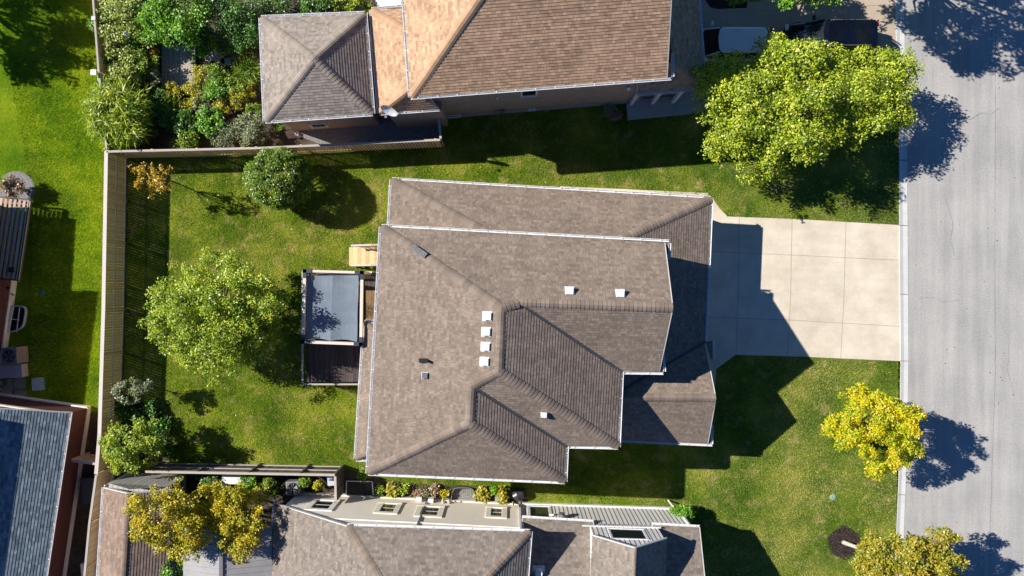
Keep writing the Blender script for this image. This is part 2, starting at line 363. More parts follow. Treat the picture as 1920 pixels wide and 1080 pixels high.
def mk_roof(parent, faces, mat, capmat, gutters=(), thick=.015, capw=.24, nocap=(), label=None, name='roof', over=.16, rakes=True, capround=.045, hang=.95):
    mb = MB(); sf = MB(); bas = [face_basis(f) for f in faces]
    for f, (n, e, s, c) in zip(faces, bas):
        p2 = [((q-c).dot(e), (q-c).dot(s)) for q in f]; v0 = min(q[1] for q in p2)
        k = 0; vmax = max(q[1] for q in p2)
        def W(q, off): return c+e*q[0]+s*q[1]+n*off
        while v0+k*EX < vmax-1e-4:
            lo, hi = v0+k*EX, v0+(k+1)*EX
            pl = clip(clip(p2, 1, lo, True), 1, hi, False)
            if len(pl) >= 3:
                offs = [thick*(1-(q[1]-lo)/EX) for q in pl]
                mb.poly([W(q, o) for q, o in zip(pl, offs)], [(q[0]+50, q[1]-v0+.001 if q[1] < hi-1e-4 else q[1]-v0-.001) for q in pl])
                us = [q[0] for q in pl if abs(q[1]-lo) < 1e-4]
                if len(us) >= 2 and k > 0:
                    a, b = min(us), max(us)
                    mb.poly([W((a,lo),-.002), W((b,lo),-.002), W((b,lo),thick), W((a,lo),thick)], [(a+50, k*EX+.002), (b+50, k*EX+.002), (b+50, k*EX+.003), (a+50, k*EX+.003)])
            k += 1
        lower = [Vector((q.x, q.y, q.z-over)) for q in f]
        sf.poly(lower[::-1] if newell(lower).z > 0 else lower)
    # outer edges: fascia boards, shared edges: caps and valleys
    key = lambda v: (round(v.x, 2), round(v.y, 2), round(v.z, 2))
    edges = {}
    for i, f in enumerate(faces):
        for a, b in zip(f, f[1:]+f[:1]):
            edges.setdefault(frozenset((key(a), key(b))), []).append((i, a, b))
    ro = None; caps = []; vals = []
    for ek, lst in edges.items():
        i, a, b = lst[0]
        if len(lst) == 1:
            up = .012
            sf.poly([a+Vector((0,0,up)), b+Vector((0,0,up)), b-Vector((0,0,over)), a-Vector((0,0,over))])
            if rakes and abs(a.z-b.z) > .3:
                n, e, s, c = bas[i]; inn = (b-a).cross(n).normalized()
                if inn.dot(c-a) < 0: inn = -inn
                q = n*.02
                sf.poly([a+q-inn*.012, b+q-inn*.012, b+q+inn*.035, a+q+inn*.035])
        elif len(lst) == 2:
            j = lst[1][0]; n, e, s, c = bas[i]; cj = bas[j][3]
            (vals if (cj-a).dot(n) > 0.01 else caps).append((a, b, i, j))
    ro = mb.build(name, mat, parent)
    if label: ro['label'] = label
    sf.build('fascia', soffit_w, ro)
    def side(a, b, i):
        n, e, s, c = bas[i]; d = (b-a).normalized(); t = n.cross(d).normalized()
        if t.dot(c-a) < 0: t = -t
        return t, n
    for a, b, i, j in caps:
        if any((key(a) in nn and key(b) in nn) for nn in nocap): continue
        if a.z > b.z: a, b = b, a
        L = (b-a).length; d = (b-a)/L; ti, ni = side(a, b, i); tj, nj = side(a, b, j); m = MB()
        ns = max(1, int(L/.2)); nm = (ni+nj).normalized()
        def prof(p, lift):
            return [p+ti*capw+ni*(.019+lift), p+ti*capw*.5+ni*(.03+lift)+nm*capround*.25, p+nm*(lift+capround*.6), p+tj*capw*.5+nj*(.03+lift)+nm*capround*.25, p+tj*capw+nj*(.019+lift)]
        for k in range(ns):
            A = prof(a+d*(L*k/ns), .017); B = prof(a+d*(L*(k+1)/ns), .002)
            u0, u1 = k*.2+.01, (k+1)*.2-.01
            for q in range(4):
                m.poly([A[q], A[q+1], B[q+1], B[q]], [(u0, q*.1), (u0, q*.1+.1), (u1, q*.1+.1), (u1, q*.1)])
            m.poly([x-nm*.02 for x in A]+A[::-1], [(u0, 0)]*10)
        m.build('ridge_cap', capmat, ro)
    for a, b, i, j in vals:
        ti, ni = side(a, b, i); tj, nj = side(a, b, j); m = MB(); wv = .075
        up = Vector((0,0,.03)); u2 = Vector((0,0,.03))
        m.poly([a+ti*wv+u2, b+ti*wv+u2, b+up, a+up]); m.poly([a+up, b+up, b+tj*wv+u2, a+tj*wv+u2])
        m.build('valley', valley_m, ro)
    for a, b in gutters:
        cen = min((bas[i][3] for i, f in enumerate(faces) if any((q-a).length < .3 for q in f)), key=lambda c: (c-a).length, default=bas[0][3])
        mk_gutter(ro, a, b, cen, hang)
    return ro
def mk_gutter(parent, a, b, inside, hang=.95, w_=.125, nm='gutter'):
    d = (b-a).normalized(); o = Vector((d.y, -d.x, 0)).normalized()
    if o.dot(inside-a) > 0: o = -o
    a = a-d*.0; m = MB(); z = Vector((0,0,1))
    pf = [(0.005, .005), (0.005, -.11), (.09, -.11), (w_, -.03), (w_, .0), (w_-.022, .0), (w_-.022, -.03), (.075, -.095), (.02, -.095), (.02, .005)]
    A = [a+o*x+z*y for x, y in pf]; B = [b+o*x+z*y for x, y in pf]; n = len(pf)
    for k in range(n): m.poly([A[k], B[k], B[(k+1)%n], A[(k+1)%n]])
    m.poly(A[::-1]); m.poly(B)
    L = (b-a).length; t = .35
    while t < L-.1:
        p = a+d*t; m.bar(p+o*.01+z*.006, p+o*(w_-.005)+z*.006, .035, .006); t += hang
    return m.build(nm, white, parent)
def wall_block(parent, pts, h1, mat, h0=0.0, name='wall', label=None):
    m = MB(); p = [Vector(q) for q in pts]
    if newell([Vector((q.x,q.y,0)) for q in p]).z < 0: p = p[::-1]
    for a, b in zip(p, p[1:]+p[:1]):
        u = random.random()*3; L = ((b-a).xy).length
        m.poly([(a.x,a.y,h0),(b.x,b.y,h0),(b.x,b.y,h1),(a.x,a.y,h1)], [(u,h0),(u+L,h0),(u+L,h1),(u,h1)])
    m.poly([(q.x,q.y,h1) for q in p])
    o = m.build(name, mat, parent)
    if label: o['label'] = label
    return o
def gable(parent, a, b, c, mat, name='wall'):        # triangular wall piece
    m = MB(); m.poly([a, b, c]); m.poly([a, c, b]); return m.build(name, mat, parent)
def ring_at(f, h): return [Vector((q.x, q.y, h)) for q in f]
def roof_vent(parent, px, py, face, size=.42, ht=.16, rz=0, mat=None, name='roof_vent'):
    p = plane_h(px, py, face); m = MB(); n_ = face_basis(face)[0]; m.bar(p+n_*.03-Vector((size*.62,0,-n_.x/n_.z*size*.62)), p+n_*.03+Vector((size*.62,0,-n_.x/n_.z*size*.62)), size*1.2, .012, n_); p = p-Vector((0,0,.06))
    m.box(p, size*.8, size*.8, ht*.8, rz); m.box(p+Vector((0,0,ht*.75)), size, size, ht*.5, rz, .9)
    return m.build(name, mat or white, parent)
def window(parent, c, u, nrm, wd, ht, trim=.08, mat=None, panes=1, depth=.05, cross=False):
    """c = centre on the wall plane, u = horizontal direction, nrm = outward"""
    z = Vector((0,0,1)); fr = MB(); t = trim
    def rect(mb, x0, x1, y0, y1, d0, d1):
        q = [c+u*x+z*y for x, y in ((x0,y0),(x1,y0),(x1,y1),(x0,y1))]
        A = [v+nrm*d0 for v in q]; B = [v+nrm*d1 for v in q]; mb.poly(B)
        for k in range(4): mb.poly([A[k], A[(k+1)%4], B[(k+1)%4], B[k]])
    W, H = wd/2, ht/2
    rect(fr, -W-t, W+t, H, H+t, -.01, depth); rect(fr, -W-t, W+t, -H-t, -H, -.01, depth+.02)
    rect(fr, -W-t, -W, -H, H, -.01, depth); rect(fr, W, W+t, -H, H, -.01, depth)
    o = fr.build('window', mat or white, parent)
    sash = MB(); s = .035
    for (x0, x1, y0, y1) in ((-W,W,H-s,H),(-W,W,-H,-H+s),(-W,-W+s,-H+s,H-s),(W-s,W,-H+s,H-s)): rect(sash, x0, x1, y0, y1, 0, .02)
    for k in range(1, panes):
        x = -W+2*W*k/panes; rect(sash, x-.025, x+.025, -H+s, H-s, 0, .02)
    if cross: rect(sash, -W+s, W-s, -.025, .025, 0, .022)
    sash.build('frame', white, o)
    pn = MB(); rect(pn, -W+s, W-s, -H+s, H-s, 0, .012); pn.build('pane', glass, o); return o

# ---------------------------------------------------------------- trees and plants
def crown_mesh(name, mat, parent, clumps, per, leaf, rng, shape=1.0, fold=.25, droop=0.0, thin=0.6, stretch=None):
    C = np.array([c[:3] for c in clumps]); Rr = np.array([c[3] for c in clumps])
    wts = Rr**2; cnt = np.maximum(8, (per*len(clumps)*wts/wts.sum()).astype(int))
    idx = np.repeat(np.arange(len(clumps)), cnt); N = len(idx)
    d = rng.normal(size=(N,3)); d /= np.linalg.norm(d, axis=1)[:,None]
    d[:,2] = np.where((d[:,2] < -.2) & (rng.random(N) < .6), -d[:,2], d[:,2])
    rad = Rr[idx]*(rng.random(N)**.45)*(1+.22*np.sin(d[:,0]*7+idx)*np.cos(d[:,1]*6+idx*2))
    pos = C[idx]+d*rad[:,None]*np.array([1,1,.75])
    nrm = d*.5+rng.normal(size=(N,3))*.5+np.array([-.35,.1,.65]); nrm /= np.linalg.norm(nrm, axis=1)[:,None]
    t = rng.normal(size=(N,3))+d*1.1-np.array([0,0,droop]); t -= nrm*(t*nrm).sum(1)[:,None]; t /= np.linalg.norm(t, axis=1)[:,None]
    b = np.cross(nrm, t); sz = leaf*(.55+.9*rng.random(N))
    L = t*sz[:,None]*shape; B = b*(sz*thin/2)[:,None]; fl = nrm*(sz*fold*.5)[:,None]
    v = np.stack([pos, pos+L*.5+B+fl, pos+L, pos+L*.5-B+fl], 1).reshape(-1,3)
    off = wloc(parent) if parent is not None else Vector((0,0,0)); v -= np.array(off)
    v = v.astype(np.float32)
    me = bpy.data.meshes.new(name); me.vertices.add(4*N); me.vertices.foreach_set('co', v.ravel())
    me.loops.add(4*N); me.loops.foreach_set('vertex_index', np.arange(4*N, dtype=np.int32))
    me.polygons.add(N); me.polygons.foreach_set('loop_start', np.arange(0, 4*N, 4, dtype=np.int32))
    try: me.polygons.foreach_set('loop_total', np.full(N, 4, dtype=np.int32))
    except Exception: pass
    me.update(calc_edges=True); me.materials.append(mat)
    return link(bpy.data.objects.new(name, me), parent)
def clumps_for(lobes, n, rc, rng, low=-.35, shell=False):
    """lobes: (centre Vector, rx, ry, rz). clumps spread through each ellipsoid, mostly near its surface"""
    out = []; area = [l[1]*l[2]+.5*l[3]*(l[1]+l[2]) for l in lobes]; tot = sum(area)
    for l, a in zip(lobes, area):
        c, rx, ry, rz = l
        for _ in range(max(3, int(n*a/tot))):
            while True:
                d = rng.normal(size=3); d /= np.linalg.norm(d)
                if d[2] > low: break
            f = .45+.5*rng.random()**.5; f *= 1+.10*math.sin(d[0]*5+c.x)*math.cos(d[1]*4+c.y)+rng.normal()*.035
            r = rc*(.65+.7*rng.random())
            if shell: f = .93; r = rc*(.8+.3*rng.random())
            elif rng.random() < .26: f *= 1.16; r *= .5
            out.append((c.x+d[0]*(rx-r*.75)*f/.93, c.y+d[1]*(ry-r*.75)*f/.93, c.z+d[2]*(rz-r*.6)*f/.93, r))
    return out
def tree(name, label, cat, base, lobes, mat, n=40, rc=.55, per=160, leaf=.13, seed=1, trunk=.14, barkm=None, group=None, shape=1.0, limbs=14, low=-.35, thin=.6, stemh=.45, kinds=('trunk','crown'), droop=0):
    rng = np.random.default_rng(seed); root = thing(name, label, cat, base, group)
    lb = [(P(*l[:3]) if not isinstance(l[0], Vector) else l[0], l[-3], l[-2], l[-1]) for l in lobes]
    cl = clumps_for(lb, n, rc, rng, low, 'topiary' in name or name == 'boxwood')
    top = sum((l[0] for l in lb), Vector((0,0,0)))/len(lb); m = MB()
    fork = base.lerp(top, stemh); fork.x = base.x*.35+fork.x*.65; fork.y = base.y*.35+fork.y*.65
    m.tube([base-Vector((0,0,.05)), base.lerp(fork, .5)+Vector((.02,.01,0)), fork], [trunk*1.25, trunk, trunk*.8], 8)
    pick = sorted(cl, key=lambda c: rng.random())[:limbs]
    for c in pick:
        e = Vector(c[:3]); mid = fork.lerp(e, .5)+Vector((0,0,-.08*(e-fork).length))
        m.tube([fork, mid, e], [trunk*.5, trunk*.27, trunk*.07], 5, False)
    m.build(kinds[0], barkm or bark, root)
    crown_mesh(kinds[1], mat, root, cl, per, leaf, rng, shape, thin=thin, droop=droop)
    return root
def shrub(name, label, px, py, h, r, rz, mat, seed, n=12, per=110, leaf=.09, rc=None, cat='shrub', group=None, shape=1.0, thin=.6, ry=None, low=-.3, base=None, droop=0):
    c = P(px, py, h); base = base or Vector((c.x, c.y, 0.0))
    return tree(name, label, cat, base, [(c, r, ry or r, rz)], mat, n, rc or r*.38, per, leaf, seed, .03+.02*r, None, group, shape, 6, low, thin, .5, ('stem','foliage'), droop)

leaf_lime = m_leaf('leaf_lime', [(.03,.09,.004), (.13,.24,.006), (.31,.43,.012), (.56,.62,.05), (.74,.62,.02)])
leaf_big = m_leaf('leaf_yellow_green', [(.03,.08,.004), (.15,.25,.006), (.36,.47,.012), (.62,.66,.06), (.80,.62,.012)])
leaf_maple = m_leaf('leaf_mid', [(.05,.11,.006), (.14,.26,.010), (.30,.42,.018), (.48,.56,.06)])
leaf_yel = m_leaf('leaf_bright_yellow', [(.06,.20,.004), (.32,.46,.005), (.66,.62,.006), (.80,.60,.008), (.78,.36,.010)], .45)
leaf_gold = m_leaf('leaf_gold', [(.08,.13,.006), (.24,.29,.008), (.54,.47,.010), (.74,.54,.015), (.66,.32,.015)], .35)
leaf_bronze = m_leaf('leaf_bronze', [(.05,.09,.006), (.17,.21,.012), (.38,.37,.02), (.54,.38,.03), (.52,.20,.04)])
leaf_orange = m_leaf('leaf_orange', [(.25,.17,.01), (.50,.34,.02), (.66,.42,.02), (.60,.26,.02)])
leaf_box = m_leaf('leaf_dense', [(0.034,0.085,0.004), (0.102,0.190,0.007), (0.204,0.320,0.013), (0.357,0.480,0.045)], .2, .5)
leaf_dark = m_leaf('leaf_dark', [(.02,.08,.008), (.05,.16,.015), (.10,.24,.02), (.17,.32,.03)], .25)
leaf_green = m_leaf('leaf_green', [(.03,.12,.006), (.10,.28,.008), (.22,.46,.014), (.40,.62,.03)], .3)
leaf_sage = m_leaf('leaf_sage', [(.09,.12,.05), (.19,.24,.10), (.32,.36,.18), (.44,.47,.28)], .2)
leaf_pale = m_leaf('leaf_pale', [(.12,.18,.03), (.28,.36,.05), (.48,.55,.12), (.66,.70,.25)], .25)
leaf_gr_yel = m_leaf('leaf_goldenrod', [(.12,.18,.01), (.32,.34,.012), (.62,.54,.01), (.75,.58,.01)], .3)
leaf_straw = m_leaf('leaf_straw', [(.12,.10,.02), (.26,.22,.04), (.40,.34,.08)], .3)
leaf_dry = m_leaf('leaf_dry', [(0.187, 0.121, 0.066), (0.345, 0.23, 0.149), (0.504, 0.36, 0.252)], .2)
leaf_hosta = m_leaf('leaf_hosta', [(.16,.20,.02), (.36,.34,.03), (.55,.47,.05), (.62,.52,.12)], .3)

# ---------------------------------------------------------------- the setting
def sheet(name, pts, z, mat, kind='structure'):
    m = MB(); p = [Vector((q.x, q.y, z)) for q in pts]
    if newell(p).z < 0: p = p[::-1]
    m.poly(p); o = m.build(name, mat); o['kind'] = kind; return o
def PX(*a): return [P(a[i], a[i+1], 0) for i in range(0, len(a), 2)]
sheet('ground', [Vector((-300,-300,0)), Vector((300,-300,0)), Vector((300,300,0)), Vector((-300,300,0))], 0, lawn_m)
sheet('neighbour_lawn', PX(-900,-900, 200,-900, 178,40, 197,262, 236,300, 232,560, 226,740, 200,1080, 190,1500, -900,1500), .004, lawn_w)
sheet('front_lawn', PX(1336,372, 1362,405, 1687,422, 1688,677, 1379,664, 1340,692, 1345,745, 1330,835, 1250,920, 1300,990, 1330,1700, 1670,1700, 1690,300, 1690,120, 1300,150, 1180,225, 1100,345), .004, lawn_f)
KX = [(1676,-500),(1678,0),(1685,250),(1686,480),(1688,680),(1686,860),(1681,980),(1676,1100),(1660,1600)]
KO = [(1693,-500),(1694,0),(1700,250),(1702,480),(1703,680),(1700,860),(1695,980),(1692,1100),(1676,1600)]
sheet('road', [P(*q) for q in KO]+[P(2400,1600), P(2400,-500)], .005, asphalt)
m = MB()
for i in range(len(KX)-1):
    a, b, c, d = P(*KX[i]), P(*KX[i+1]), P(*KO[i+1]), P(*KO[i])
    up = Vector((0,0,.055)); lo = Vector((0,0,.012))
    ma, mb_ = a.lerp(d, .45), b.lerp(c, .45)
    m.poly([a+up, b+up, mb_+lo, ma+lo][::-1]); m.poly([ma+lo, mb_+lo, c+lo*1.4, d+lo*1.4][::-1]); m.poly([a, b, b+up, a+up])
o = m.build('kerb', kerb_m); o['kind'] = 'structure'
m = MB()
for y in (38, 422, 551, 676, 927, 300, 1050):
    k = MB; xi = np.interp(y, [q[1] for q in KX], [q[0] for q in KX]); xo = np.interp(y, [q[1] for q in KO], [q[0] for q in KO])
    a = P(xi, y, .06); b = P(xo, y+1, .022); m.bar(a, b, .03, .012)
o = m.build('kerb_joint', joint_m); o['kind'] = 'structure'
# long seam in the road, wandering crack
rr = random.Random(3)
def ribbon(name, pts, wd, z, mat, jit=.02):
    m = MB(); prev = None; ps = []
    for a, b in zip(pts, pts[1:]):
        n = max(2, int((b-a).length/.25))
        for k in range(n): ps.append(a.lerp(b, k/n))
    ps.append(pts[-1]); L = []
    for i, p in enumerate(ps):
        d = (ps[min(i+1, len(ps)-1)]-ps[max(0, i-1)]).normalized(); o = Vector((-d.y, d.x, 0)); p = p+o*rr.uniform(-jit, jit)
        w2 = wd*rr.uniform(.3, 1)/2; L.append((p+o*w2, p-o*w2))
    for (a, b), (c, d) in zip(L, L[1:]): m.poly([(q.x, q.y, z) for q in (a, b, d, c)])
    o = m.build(name, mat); o['kind'] = 'structure'; return o
ribbon('road_seam', PX(1868,-200, 1866,250, 1865,500, 1866,700, 1862,820, 1856,1000, 1852,1300), .035, .009, crack_m, .012)
ribbon('road_crack', PX(1795,223, 1820,224, 1838,212, 1858,214, 1873,203), .05, .010, crack_m, .03)
ribbon('road_crack', PX(1774,372, 1786,418, 1782,452, 1790,480), .03, .010, crack_m, .04)
ribbon('road_crack', PX(1722,560, 1748,556, 1770,566, 1800,562), .022, .010, crack_m, .03)
ribbon('road_crack', PX(1880,610, 1893,640, 1888,690, 1899,735), .022, .010, crack_m, .04)
# driveways
dv = PX(1290,362, 1336,372, 1350,392, 1364,406, 1500,411, 1686,422, 1688,677, 1510,669, 1379,665, 1343,692, 1338,760, 1200,770, 1290,640)
sheet('driveway', dv, .012, drive_m)
m = MB()
def joint(*a, z=.0155, w2=.022):
    p = PX(*a)
    for q, r in zip(p, p[1:]): 
        d = (r-q).normalized(); o = Vector((-d.y, d.x, 0))*w2/2; m.poly([(v.x, v.y, z) for v in (q+o, q-o, r-o, r+o)])
joint(1320,471, 1480,478, 1686,488); joint(1320,594, 1480,600, 1688,612)
joint(1386,408, 1384,540, 1380,664); joint(1485,411, 1482,560, 1476,668); joint(1586,416, 1582,560, 1576,673)
o = m.build('driveway_joint', joint_m); o['kind'] = 'structure'
sheet('side_path', PX(1050,349, 1328,362, 1330,400, 1050,385), .010, drive_m)
sheet('neighbour_driveway', PX(1290,-200, 1300,115, 1480,122, 1684,118, 1678,-200), .012, drive_n)
m = MB(); joint(1290,24, 1480,20, 1676,8); joint(1480,-60, 1482,120); joint(1362,15, 1364,120); joint(1590,-60, 1592,118)
o = m.build('neighbour_driveway_joint', joint_m); o['kind'] = 'structure'
sheet('front_flower_bed', PX(1318,-60, 1322,0, 1332,14, 1345,17, 1400,15, 1412,-60), .018, mulch)
m = MB(); m.prism(PX(1173,188, 1260,182, 1262,217, 1176,226), 0, .18); m.build('porch_slab', m_conc('porch_concrete', (.30,.31,.31), (.38,.38,.38)))['kind'] = 'structure'
sheet('porch_path', PX(1262,180, 1330,150, 1330,208, 1263,218), .014, MATS['porch_concrete'])
sheet('garden_soil', PX(175,-300, 178,40, 196,262, 232,290, 824,276, 826,200, 900,-300), .009, soil)
sheet('side_gravel', PX(520,236, 560,226, 822,214, 823,270, 600,270, 560,255), .013, gravel)
for q in (((384,98),(400,95),(402,114),(386,118)),((402,97),(420,100),(422,120),(401,116)),((414,110),(436,108),(432,124),(416,122)),((438,104),(452,106),(450,124),(437,122)),((466,112),(482,104),(486,128),(470,128)),((530,232),(552,228),(560,240),(538,244)),((534,246),(560,242),(566,258),(540,260))):
    o = sheet('flagstone', [P(*v) for v in q], .03, stone)
sheet('corner_bed', PX(222,765, 262,752, 300,772, 318,800, 330,862, 205,872, 212,800), .010, soil)
sheet('south_bed', PX(205,885, 640,885, 660,878, 700,895, 760,905, 985,915, 990,945, 620,960, 600,1300, 180,1300), .009, soil)
sheet('alley_soil', PX(120,770, 190,775, 205,885, 180,1300, 60,1300, 110,900), .010, soil)
m = MB(); m.disc(P(1582,1017), .86, 40, .014)
m.v = [(x+.04*math.sin(x*9+y*7), y+.04*math.cos(y*9), z) for x, y, z in m.v]
m.build('mulch_ring', mulch)['kind'] = 'structure'
m = MB(); m.disc(P(30,357), 1.1, 30, .012); m.build('gravel_bed', gravel)['kind'] = 'structure'
# ---------------------------------------------------------------- main house
he = 5.6
H = thing('main_house', 'large taupe shingled house in the centre with hips, valleys and white gutters', 'house', P(920,620,0))
A = P(715,425,he); B = P(1247,456,he); E = P(1262,577,7.7); J1 = P(972,567,7.75); J0 = P(940,577,8.0)
K1 = P(935,697,8.0); K2 = P(884,724,7.6); K3 = P(880,795,7.6); SW = P(690,887,he); V1 = P(1165,697,he)
SG = P(1237,696,he); EA = P(1159,838,he); V2 = P(1062,836,he); SE = P(1059,903,he)
fN = [A,B,E,J1,J0]; fW = [A,J0,K1,K2,K3,SW]; fE1 = [J0,J1,V1,EA,K1]; fSg = [J1,E,SG,V1]; fS1 = [K1,EA,V2,K2]; fE2 = [K2,V2,SE,K3]; fS2 = [K3,SE,SW]
BN = P(1255,454,he); SGe = P(1244,698,he)
ro = mk_roof(H, [fN,fW,fE1,fSg,fS1,fE2,fS2], sh_main, cap_main, gutters=[(A,BN),(A,SW),(V1,SGe),(V1,EA),(V2,EA),(V2,SE),(SW,SE)], label='upper roof with six white box vents')
mk_gutter(ro, P(1254,456,he), P(1252,486,he), P(1200,470,he), 5); mk_gutter(ro, P(1242,664,he), P(1244,697,he), P(1200,680,he), 5)
m = MB(); m.poly([P(1247,456,he), P(1256,456,he), P(1253,487,he-.1), P(1249,487,he+.25)]); m.build('eave_return', sh_main, ro); m = MB(); m.poly([P(1237,695,he), P(1243,695,he), P(1243,664,he-.1), P(1238,664,he+.3)])
m.build('eave_return', sh_main, ro)
for px, py in ((1068,545),(1163,550)): roof_vent(ro, px, py, fN, .36, .2, R(-3))
for px, py in ((914,593),(912,622),(911,650),(909,678)): roof_vent(ro, px, py, fW, .36, .2, R(-3))
roof_vent(ro, 797,704, fW, .28, .18, R(-3), greym); roof_vent(ro, 1020,777, fS1, .26, .22, R(-3), white)
p = plane_h(801,676,fW); m = MB(); m.tube([p, p+Vector((0,0,.32))], .07, 10); m.box(p-Vector((.18,0,.03)), .42, .2, .07, 0); m.build('vent_pipe', blackm, ro)
# dark metal patch on the north west hip
d = (J0-A).normalized(); q = A+d*((J0-A).length*.335); m = MB(); m.bar(q+Vector((0,.05,.09))-d*.42, q+Vector((0,.05,.09))+d*.42, .28, .02); m.build('hip_flashing', m_noise('flashing_dark', (.07,.075,.085), (.14,.14,.15), 5, .7), ro)
# lower roofs
hl = 2.9
g1 = G(-208.7,-188,hl); g2 = G(345.5,-155.5,hl); g3 = G(145,-65,4.93); g4 = G(-19,-79,4.87); g5 = G(-214,-100,hl); g6 = G(335,93.5,hl); g7 = G(161,180,4.66); g8 = G(145,178,4.83)
fLN = [g1,g2,g3,g4]; fLW = [g1,g4,g5]; fLE = [g2,g3,g8,g7,g6]
e1 = G(336.5,182,4.7); e2 = G(340,271,hl); e3 = G(156,262,hl); e4 = G(158,174,4.7)
fEN = [g6,e1,g7]; fES = [e1,e2,e3,g7]
ro2 = mk_roof(H, [fLN,fLW,fLE,fEN,fES], sh_main, cap_main, gutters=[(g1,g2),(g1,g5),(g2,g6),(e2+Vector((.25,0,0)),e3)], label='lower roof over the garage and front entry')
ge = G(342,91,hl); mk_gutter(ro2, G(348,92,hl), G(350,125,hl), G(300,100,hl), 5); mk_gutter(ro2, G(345,271,hl), G(346,238,hl), G(300,250,hl), 5)
m = MB(); m.poly([G(335,93,hl), G(348,92,hl), G(349,124,hl-.1), G(337,124,hl+.4)]); m.build('eave_return', sh_main, ro2); m = MB(); m.poly([G(339,270,hl), G(345,270,hl), G(345,238,hl-.1), G(338,238,hl+.45)]); m.build('eave_return', sh_main, ro2)
# west lean-to strip
w1 = G(-256,60,hl); w2 = G(-271,297,hl); w3 = G(-238,283,3.45); w4 = G(-224,78,3.5); w5 = G(-205,90,3.85); w6 = G(-217,270,3.85)
s1 = G(-205,59,hl); s2 = G(-215,298,hl)
ro3 = mk_roof(H, [[w1,w5,w6,w2],[w1,s1,w5],[w2,w6,s2]], sh_main, cap_main, gutters=[(w1,w2),(w1,s1),(w2,s2)], capw=.16, label='narrow lean-to roof strip along the west wall')
# walls
ring = [G(-198,-86), G(243,-61), G(237,124), G(163,121), G(161,243), G(76,241), G(75,297), G(-217,285)]
wall_block(H, ring, 5.45, brick_tan, label='upper storey brick wall')
wall_block(H, [G(-196,-175), G(332,-143), G(322,90), G(322,245), G(164,250), G(164,180), G(-196,0)], 2.75, brick_tan, name='wall')
wall_block(H, [G(-250,72), G(-199,72), G(-211,286), G(-260,286)], 2.75, brick_tan, name='wall')
gable(H, G(243,-61,5.45), G(237,124,5.45), G(240,30,7.5), siding); gable(H, G(322,100,2.75), G(322,262,2.75), G(322,182,4.5), siding)
o = MB()
gp = [G(334.5-1.5,-110,0), G(330,55,0)]; m = MB(); m.bar(gp[0]+Vector((0,0,1.15)), gp[1]+Vector((0,0,1.15)), .06, 2.3); m.build('garage_door', white, H)
m = MB(); m.tube([P(1283-8+50,357,.0)+Vector((0,.05,0)), P(1325,357,2.7)+Vector((0,0,0))], .04, 6); 


# ---------------------------------------------------------------- deck, stairs and pergola behind the main house
dh = 1.15
D = thing('wooden_deck', 'dark weathered deck with pale railings beside the west eave', 'deck', P(628,620,0))
def planks(name, x0, x1, y0, y1, z, mat, parent, pitch=.14, along='y', th=.03):
    m = MB(); n = int((x1-x0)/pitch) if along == 'y' else int((y1-y0)/pitch)
    for k in range(n):
        if along == 'y': m.box(((x0+pitch*(k+.5)), (y0+y1)/2, z-th), pitch-.012, y1-y0, th)
        else: m.box(((x0+x1)/2, y0+pitch*(k+.5), z-th), x1-x0, pitch-.012, th)
    return m.build(name, mat, parent)
a = P(577,509,dh); b = P(684,716,dh)
planks('deck_boards', a.x, b.x, b.y, a.y, dh, wood_deck, D)
for x in (a.x+.1, (a.x+b.x)/2, b.x-.2):
    for y in (b.y+.1, (a.y+b.y)/2, a.y-.1): m = MB(); m.box((x, y, 0), .12, .12, dh-.03); m.build('deck_post', wood_old, D)
m = MB(); m.bar((a.x,b.y-.02,dh-.12), (b.x,b.y-.02,dh-.12), .04, .2); m.bar((a.x-.02,a.y,dh-.12), (a.x-.02,b.y,dh-.12), .04, .2); m.bar((a.x,a.y+.02,dh-.12), (b.x,a.y+.02,dh-.12), .04, .2); m.build('rim_board', wood_old, D)
def railing(pts, z, parent, h=.95, top=wood_cream, bal=blackm, wd=.11):
    t = MB(); s_ = MB()
    for p, q in zip(pts, pts[1:]):
        p = Vector((p.x,p.y,z)); q = Vector((q.x,q.y,z)); t.bar(p+Vector((0,0,h)), q+Vector((0,0,h)), wd, .04)
        s_.bar(p+Vector((0,0,h-.07)), q+Vector((0,0,h-.07)), .04, .05); s_.bar(p+Vector((0,0,.1)), q+Vector((0,0,.1)), .04, .05)
        n = max(2, int((q-p).length/.13))
        for k in range(n+1): r = p.lerp(q, k/n); s_.box(r+Vector((0,0,.1)), .02, .02, h-.15)
    t.build('railing_cap', top, parent); s_.build('railing_baluster', bal, parent)
railing([Vector((a.x,a.y,0)), Vector((a.x,b.y,0)), Vector((b.x,b.y,0))], dh, D, top=MATS['fence_cap_grey'], wd=.09)
railing([Vector((a.x,a.y,0)), P(704,512,dh)], dh, D, wd=.13)
